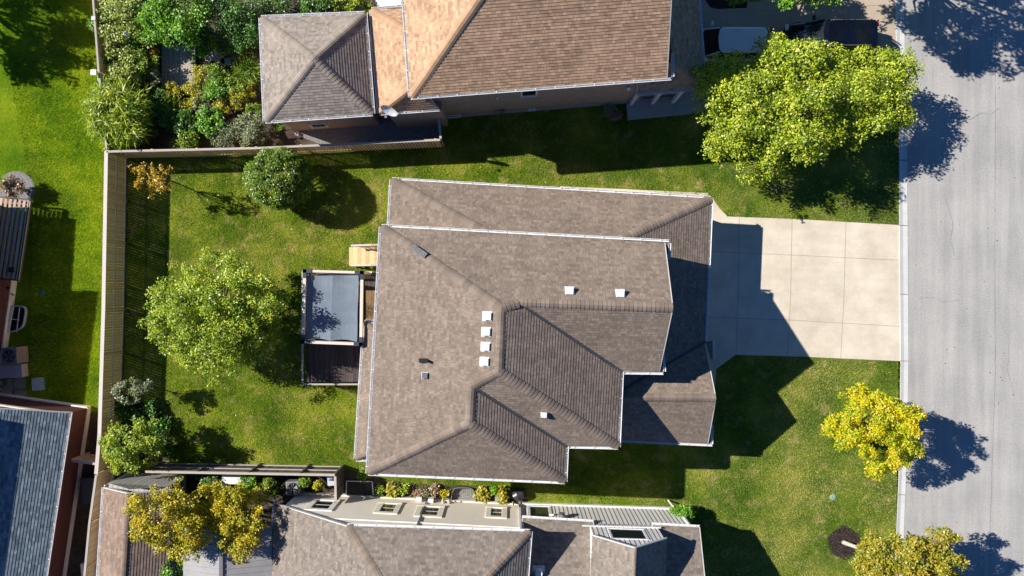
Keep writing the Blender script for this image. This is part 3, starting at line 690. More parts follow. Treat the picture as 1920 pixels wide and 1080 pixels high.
# stairs and landing of new wood
ST = thing('deck_stairs', 'new honey coloured timber steps leading down from the deck past the house corner', 'stairs', P(690,480,0))
c0 = P(660,462,dh); c1 = P(715,497,dh); m = MB()
x = c1.x+.3; z = dh
for k in range(9):
    m.box((x, (c0.y+c1.y)/2, z-.035), .265, c0.y-c1.y, .035); x -= .27
    if k > 2: z -= .17
m.build('tread', wood_new, ST)
zz = Vector((0,0,1))
for y in (c0.y+.03, c1.y-.03):
    m = MB(); m.bar((c1.x+.4, y, dh+.9), (c1.x-.35, y, dh+.9), .10, .045); m.bar((c1.x-.35, y, dh+.9), (c1.x-1.62, y, dh+.25), .10, .045)
    m.build('handrail', wood_cap, ST)
for y in (c0.y+.03, c1.y-.03):
    m = MB()
    for k in range(14):
        x = c1.x+.35-k*.13; m.box((x, y, dh-.1-(max(0,k-4)*.08)), .022, .022, .95-(max(0,k-9)*.03))
    m.bar((c1.x+.4, y, dh-.1), (c1.x-.5, y, dh-.1), .04, .2); m.bar((c1.x-.5, y, dh-.15), (c1.x-1.7, y, dh-.95), .04, .2)
    m.build('stringer', wood_old, ST)
a2 = P(686,545,dh); b2 = P(712,602,dh); o = planks('deck_boards', a2.x, b2.x+.3, b2.y, a2.y, dh+.02, wood_new, D, .14); o['label'] = 'new honey coloured landing boards'
a3 = P(684,510,dh); b3 = P(716,545,dh); planks('deck_boards', a3.x, b3.x+.2, b3.y, a3.y, dh, wood_deck, D, .14)
m = MB(); m.box(P(694,600,dh+.02), .5, .1, .12); m.build('threshold', white, D)
# pergola with cloth canopy
hp = 3.15
PG = thing('cloth_pergola', 'square pergola with a slack blue grey fabric canopy over the deck', 'pergola', P(628,578,dh))
c = [P(572,508,hp), P(679,511,hp), P(677,645,hp), P(568,641,hp)]
for i_, j_, w_ in ((0,3,.15),(1,2,.15),(0,1,.13),(3,2,.14)): m = MB(); m.bar(c[i_], c[j_], w_, w_); m.build('beam', wood_cream, PG)
for q in c: m = MB(); m.bar((q.x,q.y,dh), (q.x,q.y,hp-.05), .14, .14); m.build('post', wood_cream, PG)
ctr = sum(c, Vector())/4
for q in c:
    m = MB(); dx = (ctr-q); sx = 1 if dx.x > 0 else -1; sy = 1 if dx.y > 0 else -1
    m.box((q.x+sx*.14, q.y, hp-.1), .46, .19, .2); m.box((q.x, q.y+sy*.14, hp-.1), .19, .46, .2)
    m.build('bracket', darksteel, PG)
m = MB(); nx, ny = 14, 20; f0 = P(575,517,hp-.1); f1 = P(672,516,hp-.1); f2 = P(669,641,hp-.1); f3 = P(569,637,hp-.1)
def cl(i, j):
    u, v = i/nx, j/ny; p = f0.lerp(f1, u).lerp(f3.lerp(f2, u), v)
    sag = -.16*math.sin(math.pi*((u*2) % 1 if u < 1 else 1))*(.35+.65*abs(v-.5)*2) ; edge = .09*math.sin(math.pi*((u*2) % 1))*(1 if v > .9 else 0)*(v-.9)*10
    return p+Vector((.03*math.sin(v*9)*(u-.5), edge+.06*math.sin(v*math.pi)*0, sag*.6-.05*math.sin(v*math.pi)))
for i in range(nx):
    for j in range(ny): m.poly([cl(i,j+1), cl(i+1,j+1), cl(i+1,j), cl(i,j)], smooth=True)
m.build('canopy', fabric, PG)
m = MB(); m.tube([f0+Vector((0,.1,.05)), f1+Vector((0,.1,.05))], .02); m.build('cable', greym, PG); m = MB(); m.tube([f3-Vector((0,.02,.0)), f2-Vector((0,.02,0))], .015); m.build('cable', greym, PG)

# ---------------------------------------------------------------- north neighbour (tan roof)
NH = thing('tan_house', 'two storey house with a sandy tan shingle roof at the top of the photo', 'house', P(1000,60,0))
hn = 6.0
nSW = P(770,182,hn); nSE = P(1251,146,hn); 
rdir = (nSE-nSW).normalized(); 
hipT = P(905,-15,8.9); ridE = P(1262,-45,8.9); nNW = P(742,-230,hn); nNE = P(1268,-260,hn)
n1 = P(905,-15,8.9)
fnS = [nSW,nSE,ridE,hipT]; fnW = [nSW,hipT,nNW]; fnN = [nNW,hipT,ridE,nNE]
nro = mk_roof(NH, [fnS,fnW,fnN], sh_tan, cap_tan, gutters=[(nSW,nSE+rdir*.2),(nSW,nNW)], label='upper tan hip roof', nocap=())
mk_gutter(nro, nSE+rdir*.22+Vector((0,.05,0)), nSE+rdir*.22+Vector((-.02,1.2,0)), nSW, 5)
hm = 3.6
tSW = P(711,212,hm); tNW = P(696,18,hm); tSE = P(824,204,hm); tx = P(824,30,hm)
tk = P(772,165,hm+1.25); tk2 = P(760,55,hm+1.25)
tS2 = G(-95,-302,hm+1.0)
fts = [tSW,tSE,P(800,175,4.6),tk]; ftw = [tSW,tk,tk2,tNW]; ftn = [tNW,tk2,P(800,15,hm)]
nro2 = mk_roof(NH, [fts,ftw,ftn], sh_tan, cap_tan, gutters=[(tSW,tSE),(tSW,tNW),(tNW,P(760,12,hm))], label='low tan lean-to roof at the west end')
gSE = P(1321,164,3.2); gSW = P(1193,175,3.2); gNE = P(1302,-120,3.2); gk = P(1262,118,4.3); gk2 = P(1240,-120,4.3)
fgs = [gSW,gSE,gk,P(1200,122,4.3)]; fge = [gSE,gNE,gk2,gk]
nro3 = mk_roof(NH, [fgs,fge], sh_tan, cap_tan, gutters=[(gSW,gSE),(gSE,gNE)], label='garage roof in shade')
wl = [G(-116,-320), G(216,-353), G(246,-356), G(240,-620), G(-150,-620), G(-165,-316)]
wl = [G(-150,-317), G(236,-349), G(240,-620), G(-155,-620)]
wall_block(NH, wl, 5.85, brick_tan)
wall_block(NH, [G(-214,-300), G(-120,-303), G(-120,-470), G(-225,-470)], 3.45, brick_tan)
wall_block(NH, [G(205,-352), G(312,-362), G(304,-620), G(205,-620)], 3.05, brick_tan)
nv = (G(236,-349)-G(-150,-317)).normalized(); nn = Vector((nv.y, -nv.x, 0))
if nn.y > 0: nn = -nn
m = MB(); q0 = G(-150,-317)+nn*.01; q1 = G(212,-347)+nn*.01; m.bar(q0+Vector((0,0,.25)), q1+Vector((0,0,.25)), .06, .5); m.build('foundation', concrete, NH)
def on_n(px, h):  # a point on the north house's south wall above ground x = px
    q0 = G(-150,-317); t = (px-(-150))/(386); return q0.lerp(G(236,-349), t)+Vector((0,0,h))+nn*.0
window(NH, on_n(29,3.6), nv, nn, .75, .9, .07); window(NH, on_n(-111,.42)+nn*.035, nv, nn, .85, .34, .05, panes=2); window(NH, on_n(37,.45)+nn*.035, nv, nn, .3, .24, .05)
m = MB(); q = on_n(-22,.5); m.box(q+nn*.12+Vector((.1,0,.05)), .28, .16, .36, R(5)); m.tube([q+nn*.12-Vector((.35,0,.2)), q+nn*.12+Vector((-.35,0,.45)), q+nn*.12+Vector((-.1,0,.5))], .03); m.tube([q+nn*.25-Vector((.2,0,.45)), q+nn*.25+Vector((-.2,0,.1))], .05); m.build('gas_meter', greym, NH)
m = MB(); m.box(on_n(-25,3.2)+nn*.04, .14, .08, .2); m.build('vent_cover', white, NH)
m = MB(); q = on_n(200,3.3)+nn*.1; m.lathe(q, [(0,.2),(.06,.18),(.09,.05),(.11,-.1),(0,-.12)], 10); m.build('wall_lamp', white, NH)
m = MB(); m.bar(on_n(-150,0)+nn*.07+Vector((.12,0,0)), on_n(-150,5.7)+nn*.07+Vector((.12,0,0)), .09, .06, Vector((0,1,0))); m.bar(G(-137,-310,3.6)+Vector((0,.1,0)), G(-150,-317,3.3), .08,.06); m.build('downspout', white, NH)
for x in (222, 262, 300):
    m = MB(); m.box(G(x,-352-(x-222)*.05,.18)+Vector((0,-.25,0)), .18, .18, 2.8); m.build('porch_column', white, NH)
# satellite dish on the low roof corner
DS = thing('satellite_dish', 'pale satellite dish on a tripod at the corner of the low tan roof', 'satellite dish', P(735,208,3.75))
m = MB(); b0 = P(733,206,3.75); m.tube([b0, b0+Vector((.05,-.05,.45))], .025); m.tube([b0+Vector((.2,.1,0)), b0+Vector((.05,-.05,.35))], .015); m.tube([b0+Vector((-.3,.2,.0)), b0+Vector((.05,-.05,.3))], .015); m.build('mast', greym, DS)
m = MB(); axis = Vector((-.35,-.9,.35)).normalized(); u = axis.cross(Vector((0,0,1))).normalized(); v = axis.cross(u); cc = b0+Vector((.03,-.1,.5)); pr = []
for i in range(6):
    r = .42*i/5; z = .10*(i/5)**2; pr.append([cc+(u*math.cos(t)*1.1+v*math.sin(t))*r+axis*z for t in [2*math.pi*k/20 for k in range(20)]])
for i in range(5):
    for k in range(20): m.poly([pr[i][k], pr[i][(k+1)%20], pr[i+1][(k+1)%20], pr[i+1][k]], smooth=True)
m.build('reflector', white, DS)
m = MB(); m.tube([cc-v*.3, cc+axis*.5], .015); m.box(cc+axis*.5-Vector((0,0,.04)), .12, .1, .1); m.build('feed_arm', greym, DS)
# weathered hip roofed garden house
GH = thing('garden_pavilion', 'square hip roofed outbuilding with weathered grey brown shingles left of the tan house', 'outbuilding', P(597,130,0))
q = [P(497,227,3.8), P(699,213,3.8), P(684,25,3.8), P(489,33,3.8)]; pk = P(589,109,5.35)
mk_roof(GH, [[q[0],q[1],pk],[q[1],q[2],pk],[q[2],q[3],pk],[q[3],q[0],pk]], sh_grey, cap_grey, gutters=[(q[0],q[1]),(q[1],q[2]),(q[2],q[3]),(q[3],q[0])], capw=.2)
cen = sum(q, Vector())/4; wr = [cen+(v-cen)*.87 for v in q]; wall_block(GH, [Vector((v.x,v.y,0)) for v in wr], 3.7, brick_tan)
uu = (wr[1]-wr[0]).normalized(); un = Vector((uu.y,-uu.x,0)); window(GH, Vector((wr[0].x,wr[0].y,.9))+uu*1.6+un*.0, uu, un, .8, .7, .06)
m = MB(); q4 = P(731,-4,1.0); m.box(P(730,-3,0), 1.25, 1.0, .75); m.box(P(730,-3,.75), 1.35, 1.1, .06); o = m.build('storage_box', white); tag(o, 'white storage box at the top edge between the garden building and tan roof', 'storage box')

# ---------------------------------------------------------------- south neighbour (beige stucco)
SH = thing('stucco_house', 'beige stucco house with taupe roof and four trimmed windows along the bottom edge', 'house', P(800,1050,0))
h5 = 5.35
sa = P(651,986,h5); sb = P(994,997,h5); sw0 = P(516,944,2.35); sw1 = P(498,1160,2.35); hk = G(-150,525,7.69); hk2 = G(-122,528,7.66); sse = G(6,700,h5)
fsn = [sa,sb,hk2,hk]; rk = G(-164.5,694,7.69); rk2 = G(-137,694,7.66); sse = G(6,694,h5); swe = G(-444,694,2.35)
fsw = [sw0,sa,hk,rk,swe]; fse = [sb,sse,rk2,hk2]; fst = [hk,hk2,rk2,rk]
sro = mk_roof(SH, [fsn,fsw,fse,fst], sh_stu, cap_main, gutters=[(sa,sb),(sw0,swe),(sb,sse)], label='main roof sweeping down low on the west side')
z = Vector((0,0,1))
wA = G(-404,386); wA = G(-402,378); wB = G(-262,393-10); 
base0 = G(-400,383); base1 = G(20,404)
m = MB(); # north wall with the slanted top under the sweep
def nw(x, h): 
    t = (x+400)/420; return base0.lerp(base1, t)+z*h
pts = [nw(-400,0), nw(20,0), nw(20,5.25), nw(-268,5.25), nw(-400,2.45)]
m.poly(pts[::-1]); m.poly([p_+Vector((0,-.25,0)) for p_ in pts])
m.poly([pts[1], pts[2], pts[2]+Vector((0,-9,0)), pts[1]+Vector((0,-9,0))]); m.poly([pts[0], pts[0]+Vector((0,-9,0)), pts[4]+Vector((0,-9,0)), pts[4]])
q_ = [G(-430,682,2.4), G(-166,682,7.5), G(-138,682,7.5), G(0,682,5.2), G(0,682,0), G(-430,682,0)]; m.poly(q_)
m.build('wall', stucco, SH)
su = (base1-base0).normalized(); sn = Vector((-su.y, su.x, 0))
m = MB(); m.bar(nw(-330,4.0)+sn*.02, nw(20,4.0)+sn*.02, .05, .12); m.bar(nw(-395,.15)+sn*.03, nw(20,.15)+sn*.03, .06, .3); m.build('band_course', stucco2, SH)
for px, py, wd in ((605,947,.95),(728,953,.75),(806,959,.95),(931,961,.62)):
    x = 0
    # height where the view line meets the wall plane
    d = Vector(((px-960)/F, -(py-540)/F, -1)); o_ = Vector((0,0,CAMH)); t = (base0-o_).dot(sn)/d.dot(sn); c_ = o_+d*t
    o = window(SH, c_+sn*.0, su, sn, wd, 1.35, .26, stucco2, depth=.05, cross=True)
m = MB(); q = nw(-158,0)+sn*.04; m.bar(q, nw(-158,5.2)+sn*.04, .05, .05, sn); m.build('conduit', greym, SH)
m = MB(); m.bar(nw(14,0)+sn*.06, nw(14,5.2)+sn*.06, .09, .06, sn); m.build('downspout', white, SH)
m = MB(); m.box(nw(-150,.35)+sn*.12, .3, .2, .4, R(-3)); m.build('meter_box', white, SH)
for x in (-128, -117): m = MB(); m.tube([nw(x,.2)+sn*.05, nw(x,.75)+sn*.05, nw(x,.85)+sn*.25], .04, 8); m.build('intake_pipe', white, SH)
m = MB(); m.box(nw(-172,.5)+sn*.15, .3, .22, .2, R(-3)); m.build('hose_box', stucco2, SH)
# garage wing: two low roofs and a gabled dormer with vertical siding
hg = 3.1
ga = P(979,971,hg); gb = P(1113,979,hg); gc = P(1223,984,hg); gd = P(1312,989,hg)
gdir = (gd-ga).normalized(); dn = Vector((gdir.y,-gdir.x,0)); 
if dn.y > 0: dn = -dn
rise = lambda p, L: p+dn*L+z*L*.66
f1 = [ga,gb,rise(gb,4.2),rise(ga,4.2)]; f2 = [gc,gd,rise(gd,4.2),rise(gc,4.2)]
L2 = 4.2; mid = [gb,gc,rise(gc,L2),rise(gb,L2)]
fm = [rise(gb,.95), rise(gc,.95), rise(gc,4.2), rise(gb,4.2)]
fb = [rise(ga,4.2), rise(gd,4.2), gd+dn*8.4, ga+dn*8.4]; fm = [rise(gb,1.6), rise(gc,1.6), rise(gc,4.2), rise(gb,4.2)]
mk_roof(SH, [fm,fb], sh_stu, cap_main, capw=.05, label='rear garage roof slope')
sro2 = mk_roof(SH, [f1], sh_stu, cap_main, gutters=[(ga,gb)], label='low garage roof left of the dormer')
sro3 = mk_roof(SH, [f2], sh_stu, cap_main, gutters=[(gc,gd)], label='low garage roof right of the dormer')
da = P(1111,1003,4.9); dp = P(1192,1027,6.5); db = P(1251,1009,4.9)
fdw = [da,dp,dp+dn*5,da+dn*5]; fde = [dp,db,db+dn*5,dp+dn*5]
sro4 = mk_roof(SH, [fdw,fde], sh_stu, cap_main, label='gabled dormer roof', capw=.06)
g0 = G(20,404); g1_ = G(309,413); gu = (g1_-g0).normalized(); gn = Vector((-gu.y, gu.x, 0)); 
m = MB(); m.poly([g0+z*3, g1_+z*3, g1_, g0]); m.poly([g1_, g1_+z*3, g1_+dn*8+z*3, g1_+dn*8]); m.poly([g1_+z*3, g1_+dn*3.8+z*5.6, g1_+dn*8+z*3]); m.poly([g1_+dn*8, g1_+dn*8+z*3, g0+dn*8+z*3, g0+dn*8])
dl = G(134,408.5); drr = G(250,411.5)
m.poly([dl+z*3, dl+z*4.85, G(196,410,6.3), drr+z*4.85, drr+z*3][::-1]); m.poly([dl, dl+z*4.9, dl+z*4.9+dn*5, dl+dn*5]); m.poly([drr, drr+z*4.9, drr+z*4.9+dn*5, drr+dn*5])
m.build('wall', siding, SH)['label'] = 'white wall with vertical siding ribs'
m = MB(); m.bar(G(120,408,3.35)+gn*.03, G(255,411.5,3.35)+gn*.03, .05, .12); m.bar(g0+gn*.04+z*.12, g1_+gn*.04+z*.12, .08, .24); m.bar(g1_+gn*.03, g1_+gn*.03+z*3, .1, .06, gn); m.build('trim_board', white, SH)
window(SH, G(193,410,4.35), gu, gn, 1.7, 1.3, .1, panes=1, depth=.03)
window(SH, G(50,405,1.5), gu, gn, 1.05, 2.0, .14, panes=1, depth=.03); 
m = MB(); q = G(88,406.5,2.1)+gn*.12; m.box(q, .3, .3, .3); m.lathe(q+z*.3, [(.18,0),(.14,.12),(0,.16)], 10); m.build('exhaust_hood', greym, SH)
m = MB(); m.box(G(70,406,1.9)+gn*.05, .25, .12, .1); m.build('tap_cover', white, SH)
m = MB(); q = g1_+gn*.45-gu*.5; m.tube([q, q+z*1.1], .055, 8); o = m.build('marker_post', wood_cream); tag(o, 'short pale post standing on the lawn by the siding wall', 'post')
# roof bits
m = MB(); p = plane_h(1010,1071,f1); m.tube([p-z*.2, p+z*.35], .18, 14); m.box(p-z*.1, .6, .5, .12); m.build('roof_flue', white, sro2)

# ---------------------------------------------------------------- fences
def fence(name, label, pts, h, side=1, bw=.14, gap=.010, panel=2.44, rails=(.3,1.0,1.7), boardm=wood_fence, railm=wood_rail, capm=wood_cap, railside=None, seed=1, capw=.12, group=None):
    """pts: ground polyline; boards on the line, posts and rails on the given side"""
    rg = random.Random(seed); root = thing(name, label, 'fence', pts[0], group); b = MB(); r = MB(); c = MB(); z = Vector((0,0,1)); posts = []
    for p, q in zip(pts, pts[1:]):
        d = (q-p).normalized(); L = (q-p).length; o = Vector((-d.y, d.x, 0))*side; n = int(L/(bw+gap))
        for k in range(n):
            x = p+d*((k+.5)*(bw+gap)); b.bar(x+z*.04+o*rg.uniform(-.003,.003), x+z*(h-.05-rg.random()*.015), bw+rg.uniform(-.008,.004), .013, o)
        for zz in rails: r.bar(p+o*.04+z*zz*h/1.9, q+o*.04+z*zz*h/1.9, .05, .09)
        c.bar(p+o*.01+z*h, q+o*.01+z*h, capw, .035)
        t = 0
        while t < L: posts.append(p+d*t+o*.06); t += panel
    posts.append(pts[-1]+o*.06)
    b.build('board_panel', boardm, root); r.build('rail', railm, root); c.build('cap_rail', capm, root)
    for x in posts: m = MB(); m.box(x, .09, .09, h-.01, math.atan2(d.y, d.x)); m.build('post', boardm, root)
    return root
fence('board_fence', 'long brown board fence running down the left side of the backyard', PX(236,296, 231,580, 224,800, 218,872), 1.9, 1, gap=.0115, rails=(.06,.95), seed=2, capw=.2, capm=m_wood('fence_cap_pale', (.50,.44,.39), (.62,.56,.50)))
fence('board_fence', 'weathered fence line between the vivid lawn and the overgrown garden', PX(236,292, 222,150, 203,-90), 1.85, 1, capm=wood_cap, seed=3, capw=.1)
fence('board_fence', 'board fence along the south side of the garden with gaps between pickets', [P(237,297), P(503,291), P(832,276)], 1.9, 1, gap=.052, bw=.12, rails=(.3,1.7), seed=4)
fence('board_fence', 'short fence return from the garden corner to the tan brick house', [P(833,274), P(829,226)], 1.9, 1, gap=.02, seed=5, boardm=wood_old)
fence('board_fence', 'dark fence with three pale rails along the bottom of the backyard', [P(306,868), P(644,874)], 1.9, 1, boardm=wood_old, rails=(.25,1.05,1.8), railm=wood_cap, panel=2.8, seed=6)
fence('board_fence', 'short fence return joining the railed fence to the stucco wall', [P(645,876), P(646,921)], 1.9, -1, boardm=wood_old, rails=(.25,1.05,1.8), railm=wood_cap, seed=7)
fence('board_fence', 'lower left board fence beside the narrow alley and brown shed', [P(218,874), P(206,960), P(191,1120)], 1.9, 1, rails=(.3,), seed=8)
fence('board_fence', 'small wooden side fence between the red brick wall and long fence', [P(168,851), P(214,857)], 1.6, 1, boardm=wood_perg, seed=9)
for i, (px, py) in enumerate(((178,36),(178,137))):
    p = P(px, py, 1.95); t = thing('post_lamp', ['small grey solar lamp on the garden fence near the top edge','white topped solar lamp on the garden fence, lower of the two'][i], 'lamp', p, 'solar lamps on the fence')
    m = MB(); m.box(p, .16, .16, .12); m.build('lamp_body', blackm if i == 0 else greym, t); m = MB(); m.box(p+Vector((0,0,.12)), .22+.08*i, .22+.08*i, .03); m.build('lamp_cap', greym if i == 0 else white, t)

# ---------------------------------------------------------------- left neighbours
BH = thing('slate_roof_house', 'red brick house with blue grey shingle roof in the lower left corner', 'house', P(60,920,0))
e0 = G(-778,218.7,2.4); e1_ = G(-838,618.7,2.4); r0 = G(-1035,180,5.7); r1 = G(-1095,580,5.7); x0 = G(-1292,142,2.4); x1 = G(-1352,542,2.4)
mk_roof(BH, [[e0,e1_,r1,r0],[r0,r1,x1,x0]], sh_blue, cap_blue, gutters=[(e0,e1_)])
wr = [G(-792,224), G(-851,618), G(-1280,550), G(-1278,155)]
wall_block(BH, wr, 2.3, brick_red)
m = MB(); m.bar(G(-789,222,.2), G(-1278,152,.2), .08, .4); m.bar(G(-789.5,223,.15), G(-848,618,.15), .07, .3); m.bar(G(-792,222.5,2.25), G(-1278,154,2.25), .06, .25); m.build('foundation', stucco2, BH)
gable(BH, G(-793,225,2.3), G(-1278,156,2.3), G(-1035,190,5.6), brick_red)
wall_block(BH, [G(-938,200), G(-990,560), G(-1100,560), G(-1100,180)], 5.5, brick_red, h0=2.5, label='unseen upper wall block added beyond the frame to shade the slate roof')  # out-of-view block added to cast the shadow band on the slate roof
m = MB(); q = G(-852,455,2.0); m.lathe(q, [(0,0),(.14,0),(.15,.35),(.10,.5),(0,.55)], 12); m.tube([q+Vector((-.3,0,.2)), q+Vector((.35,.05,.3))], .03); m.build('wall_meter', greym, BH)
PH = thing('red_brick_bungalow', 'red brick bungalow wall at the left edge beside the lawn in shade', 'house', P(10,640,0))
wall_block(PH, [G(-929,-15), G(-958,190), G(-1300,150), G(-1280,-60)], 3.3, brick_red)
wall_block(PH, [G(-958,-160), G(-962,-20), G(-1250,-40), G(-1250,-190)], 2.9, brick_red)
m = MB(); m.bar(G(-928.5,-15,.22), G(-957.5,190,.22), .08, .44); m.build('foundation', stucco2, PH)
a_ = G(-921,-42,3.4); b_ = G(-950,186,3.4); c_ = G(-1100,-68,5.3); d_ = G(-1130,160,5.3)
mk_roof(PH, [[a_,b_,d_,c_]], sh_brown, cap_brown, gutters=[(a_,b_)])
a_ = G(-946,-172,3.0); b_ = G(-955,-30,3.0)
mk_roof(PH, [[a_,b_,G(-1100,-40,4.3),G(-1100,-190,4.3)]], sh_brown, cap_brown, gutters=[(a_,b_)])
m = MB(); m.bar(G(-938,0,.65)+Vector((.35,0,0)), G(-960,-4,.65), .12, .1); m.tube([G(-940,8,.5), G(-925,12,.35), G(-935,16,.2)], .025); m.build('pipe', blackm, PH)
WD = thing('slatted_deck', 'raised slatted timber deck at the left edge, partly sunlit', 'deck', P(25,450,0))
hd = 1.12
m = MB(); n = 12
for k in range(n):
    t0 = P(55-k*8.6, 377+.9*k*0-1.2*k*.8, hd); t1 = P(33-k*8.6, 524-1.0*k, hd); m.bar(t0, t1, .145, .04)
m.build('deck_boards', wood_perg, WD)
m = MB(); m.bar(P(57.5,376,hd-.09), P(35,528,hd-.09), .05, .22); m.bar(P(57,374,hd-.1), P(-60,364,hd-.1), .05, .2); m.bar(P(34,526,hd-.1), P(-60,515,hd-.1), .05, .2); m.build('rim_board', wood_old, WD)
m = MB()
for k in range(5):
    y = 392+k*30; m.bar(P(52-k*4,y,hd-.1), P(-60,y-10,hd-.1), .04, .1)
for k in range(4): m.box(P(54-k*7,380+k*47,0)+Vector((-.15,-.0,0)), .1, .1, hd-.1)
m.build('joist', wood_old, WD)
m = MB(); q = P(22,508,hd+.02); m.box(q, .28, .12, .06); m.box(q+Vector((0,.14,0)), .26, .11, .06, .15); tag(m.build('garden_clogs', blackm), 'black pair of shoes left on the slatted deck', 'shoes')
# window well, air conditioner, cabinet, paving
def well(name, label, p, q, out, depth, mat, rimh=.12, fill=None, inside=True):
    """half-oval window well between p and q on a wall, bulging along out"""
    root = thing(name, label, 'window well', (p+q)/2); m = MB(); n = 16; u = (q-p); pr = []
    for k in range(n+1):
        t = -1+2*k/n; bul = (1-abs(t)**5)**.5
        pr.append(p+u*(.5+.5*t*(1))+out*depth*bul)
    for a, b in zip(pr, pr[1:]):
        m.bar(a+Vector((0,0,rimh)), b+Vector((0,0,rimh)), .05, .05); m.poly([a, b, b+Vector((0,0,rimh)), a+Vector((0,0,rimh))]); m.poly([b, a, a+Vector((0,0,rimh)), b+Vector((0,0,rimh))])
    m.build('rim', mat, root)
    g = MB(); g.poly([Vector((v.x,v.y,.03)) for v in pr]); g.build('well_floor', fill or mulch, root); return root
ww = well('window_well', 'white rimmed window well in the lawn against the left brick wall', P(24,573,.0), P(15,624,.0), Vector((1,.1,0)), .95, white, .2, glass)
m = MB(); m.bar(P(24,575,.25), P(15,622,.25), .12, .05); m.bar(P(37,576,.2), P(31,623,.2), .04, .04); m.bar(P(20,598,.2), P(36,600,.2), .04, .03); m.build('frame', white, ww)
AC = thing('air_conditioner', 'tan air conditioner unit with round fan grille beside the left brick wall', 'air conditioner', P(40,667,0))
m = MB(); q0 = G(-919,124,.05); m.box(q0, .84, .92, .92, R(3)); m.build('cabinet', m_stripe('ac_louvre', (.36,.30,.27), (.12,.10,.09), .05, .35, 1), AC, bevel=.03)
m = MB(); m.lathe(q0+Vector((0,0,.925)), [(.36,0),(.35,.015),(.0,.018)], 24); m.build('fan_well', blackm, AC)
m = MB()
for r in (.12,.2,.28,.35): m.tube([q0+Vector((r*math.cos(t), r*math.sin(t), .965)) for t in [2*math.pi*k/20 for k in range(21)]], .006, 4, False)
for k in range(5):
    t = k*1.2566; c = q0+Vector((0,0,.95)); m.poly([c, c+Vector((.3*math.cos(t), .3*math.sin(t), .02)), c+Vector((.3*math.cos(t+.6), .3*math.sin(t+.6), -.0))])
m.build('fan_grille', greym, AC)
CB = thing('utility_cabinet', 'long pale cabinet in front of the tan air conditioner', 'cabinet', P(30,697,0))
m = MB(); m.box(G(-931,154,0), 1.5, .72, .5, R(3)); m.build('box_body', m_noise('beige_box', (.38,.34,.33), (.46,.42,.40), 4, .6), CB, bevel=.02); m = MB(); m.box(G(-931,154,.5), 1.55, .77, .05, R(3)); m.build('lid', m_noise('lilac_lid', (.42,.42,.45), (.5,.5,.53), 4, .5), CB, bevel=.02)
for k, (x, y) in enumerate(((8,722),(32,718),(8,744),(34,742),(56+11,720))):
    m = MB(); m.box(P(x+5, y, .006), .68 if k < 4 else .72, .68 if k < 4 else .72, .03, R(4)); o = m.build('paving_slab', concrete if k < 4 else MATS['white_trim']); tag(o, ['grey slab tucked below the cabinet at the left edge','grey slab below the cabinet on the lawn side','grey slab nearest the slate roof at the left edge','grey slab nearest the slate roof on the lawn side','pale square slab lying apart on the shaded lawn'][k], 'paving slab', 'paving slabs'); o['kind'] = 'structure' if 0 else o.get('kind', '') or 'thing'
    del o['kind']
m = MB(); m.lathe(G(-957,177,0), [(0,0),(.34,0),(.36,.5),(.3,.6),(0,.64)], 18); tag(m.build('rain_barrel', m_plain('teal_plastic', (.05,.11,.10), .4)), 'dark teal rounded barrel at the left edge by the paving', 'barrel')
m = MB(); m.lathe(P(80,549,0), [(.16,0),(.16,.04),(.12,.06),(0,.065)], 16); tag(m.build('valve_cover', m_plain('green_plastic', (.06,.20,.17), .5)), 'round blue green cap in the shaded lawn on the left', 'cap')
m = MB(); m.lathe(P(1561,932,0), [(.17,0),(.17,.03),(.05,.05),(.045,.02),(0,.02)], 16); tag(m.build('valve_cover', m_plain('grey_green_plastic', (.25,.36,.33), .5)), 'round pale green cap in the sunny front lawn', 'cap')
# alley things
m = MB(); m.box(G(-775,372,0), 1.0, 1.5, .9, R(6), .94); tag(m.build('storage_bin', m_plain('bin_dark', (.03,.04,.05), .5), bevel=.04), 'dark storage chest in the alley by the red brick wall', 'storage chest')
m = MB(); m.lathe(G(-765,340,0), [(0,0),(.28,0),(.3,.5),(.2,.62),(0,.66)], 14); tag(m.build('plant_pot', m_plain('pot_blue_grey', (.2,.24,.28), .4)), 'blue grey rounded pot above the dark storage chest', 'pot')
m = MB(); m.box(G(-772,518,0), 1.1, 1.0, 1.0, R(6), .92); tag(m.build('waste_bin', m_plain('bin_pale', (.42,.46,.48), .5), bevel=.05), 'pale grey bin at the bottom edge between brick wall and fence', 'bin')

# ---------------------------------------------------------------- lower left yard
GS = thing('garden_shed', 'small shed with brown shingle gable roof beside the lower left fence', 'shed', P(250,990,0))
a_ = G(-722,353,2.2); b_ = G(-735,560,2.2); c_ = G(-662,355,3.05); d_ = G(-675,562,3.05); e_ = G(-602,357,2.2); f_ = G(-615,564,2.2)
mk_roof(GS, [[a_,b_,d_,c_],[c_,d_,f_,e_]], sh_brown, cap_brown, gutters=[(a_,b_)], capw=.16)
wall_block(GS, [G(-714,346), G(-727,556), G(-623,560), G(-610,352)], 2.15, siding_g)
gable(GS, G(-714,346,2.15), G(-610,352,2.15), G(-662,349,2.95), siding_g)
m = MB(); m.bar(G(-722,350,2.15), G(-700,338,.1), .07, .07); m.build('downspout', white, GS)
MG = thing('metal_gazebo', 'gazebo with ribbed metal gable roof half hidden by golden trees', 'gazebo', P(425,1040,0))
a_ = G(-577,420,2.5); b_ = G(-577,640,2.5); c_ = G(-501,420,3.15); d_ = G(-501,640,3.15); e_ = G(-421,420,2.5); f_ = G(-421,640,2.5)
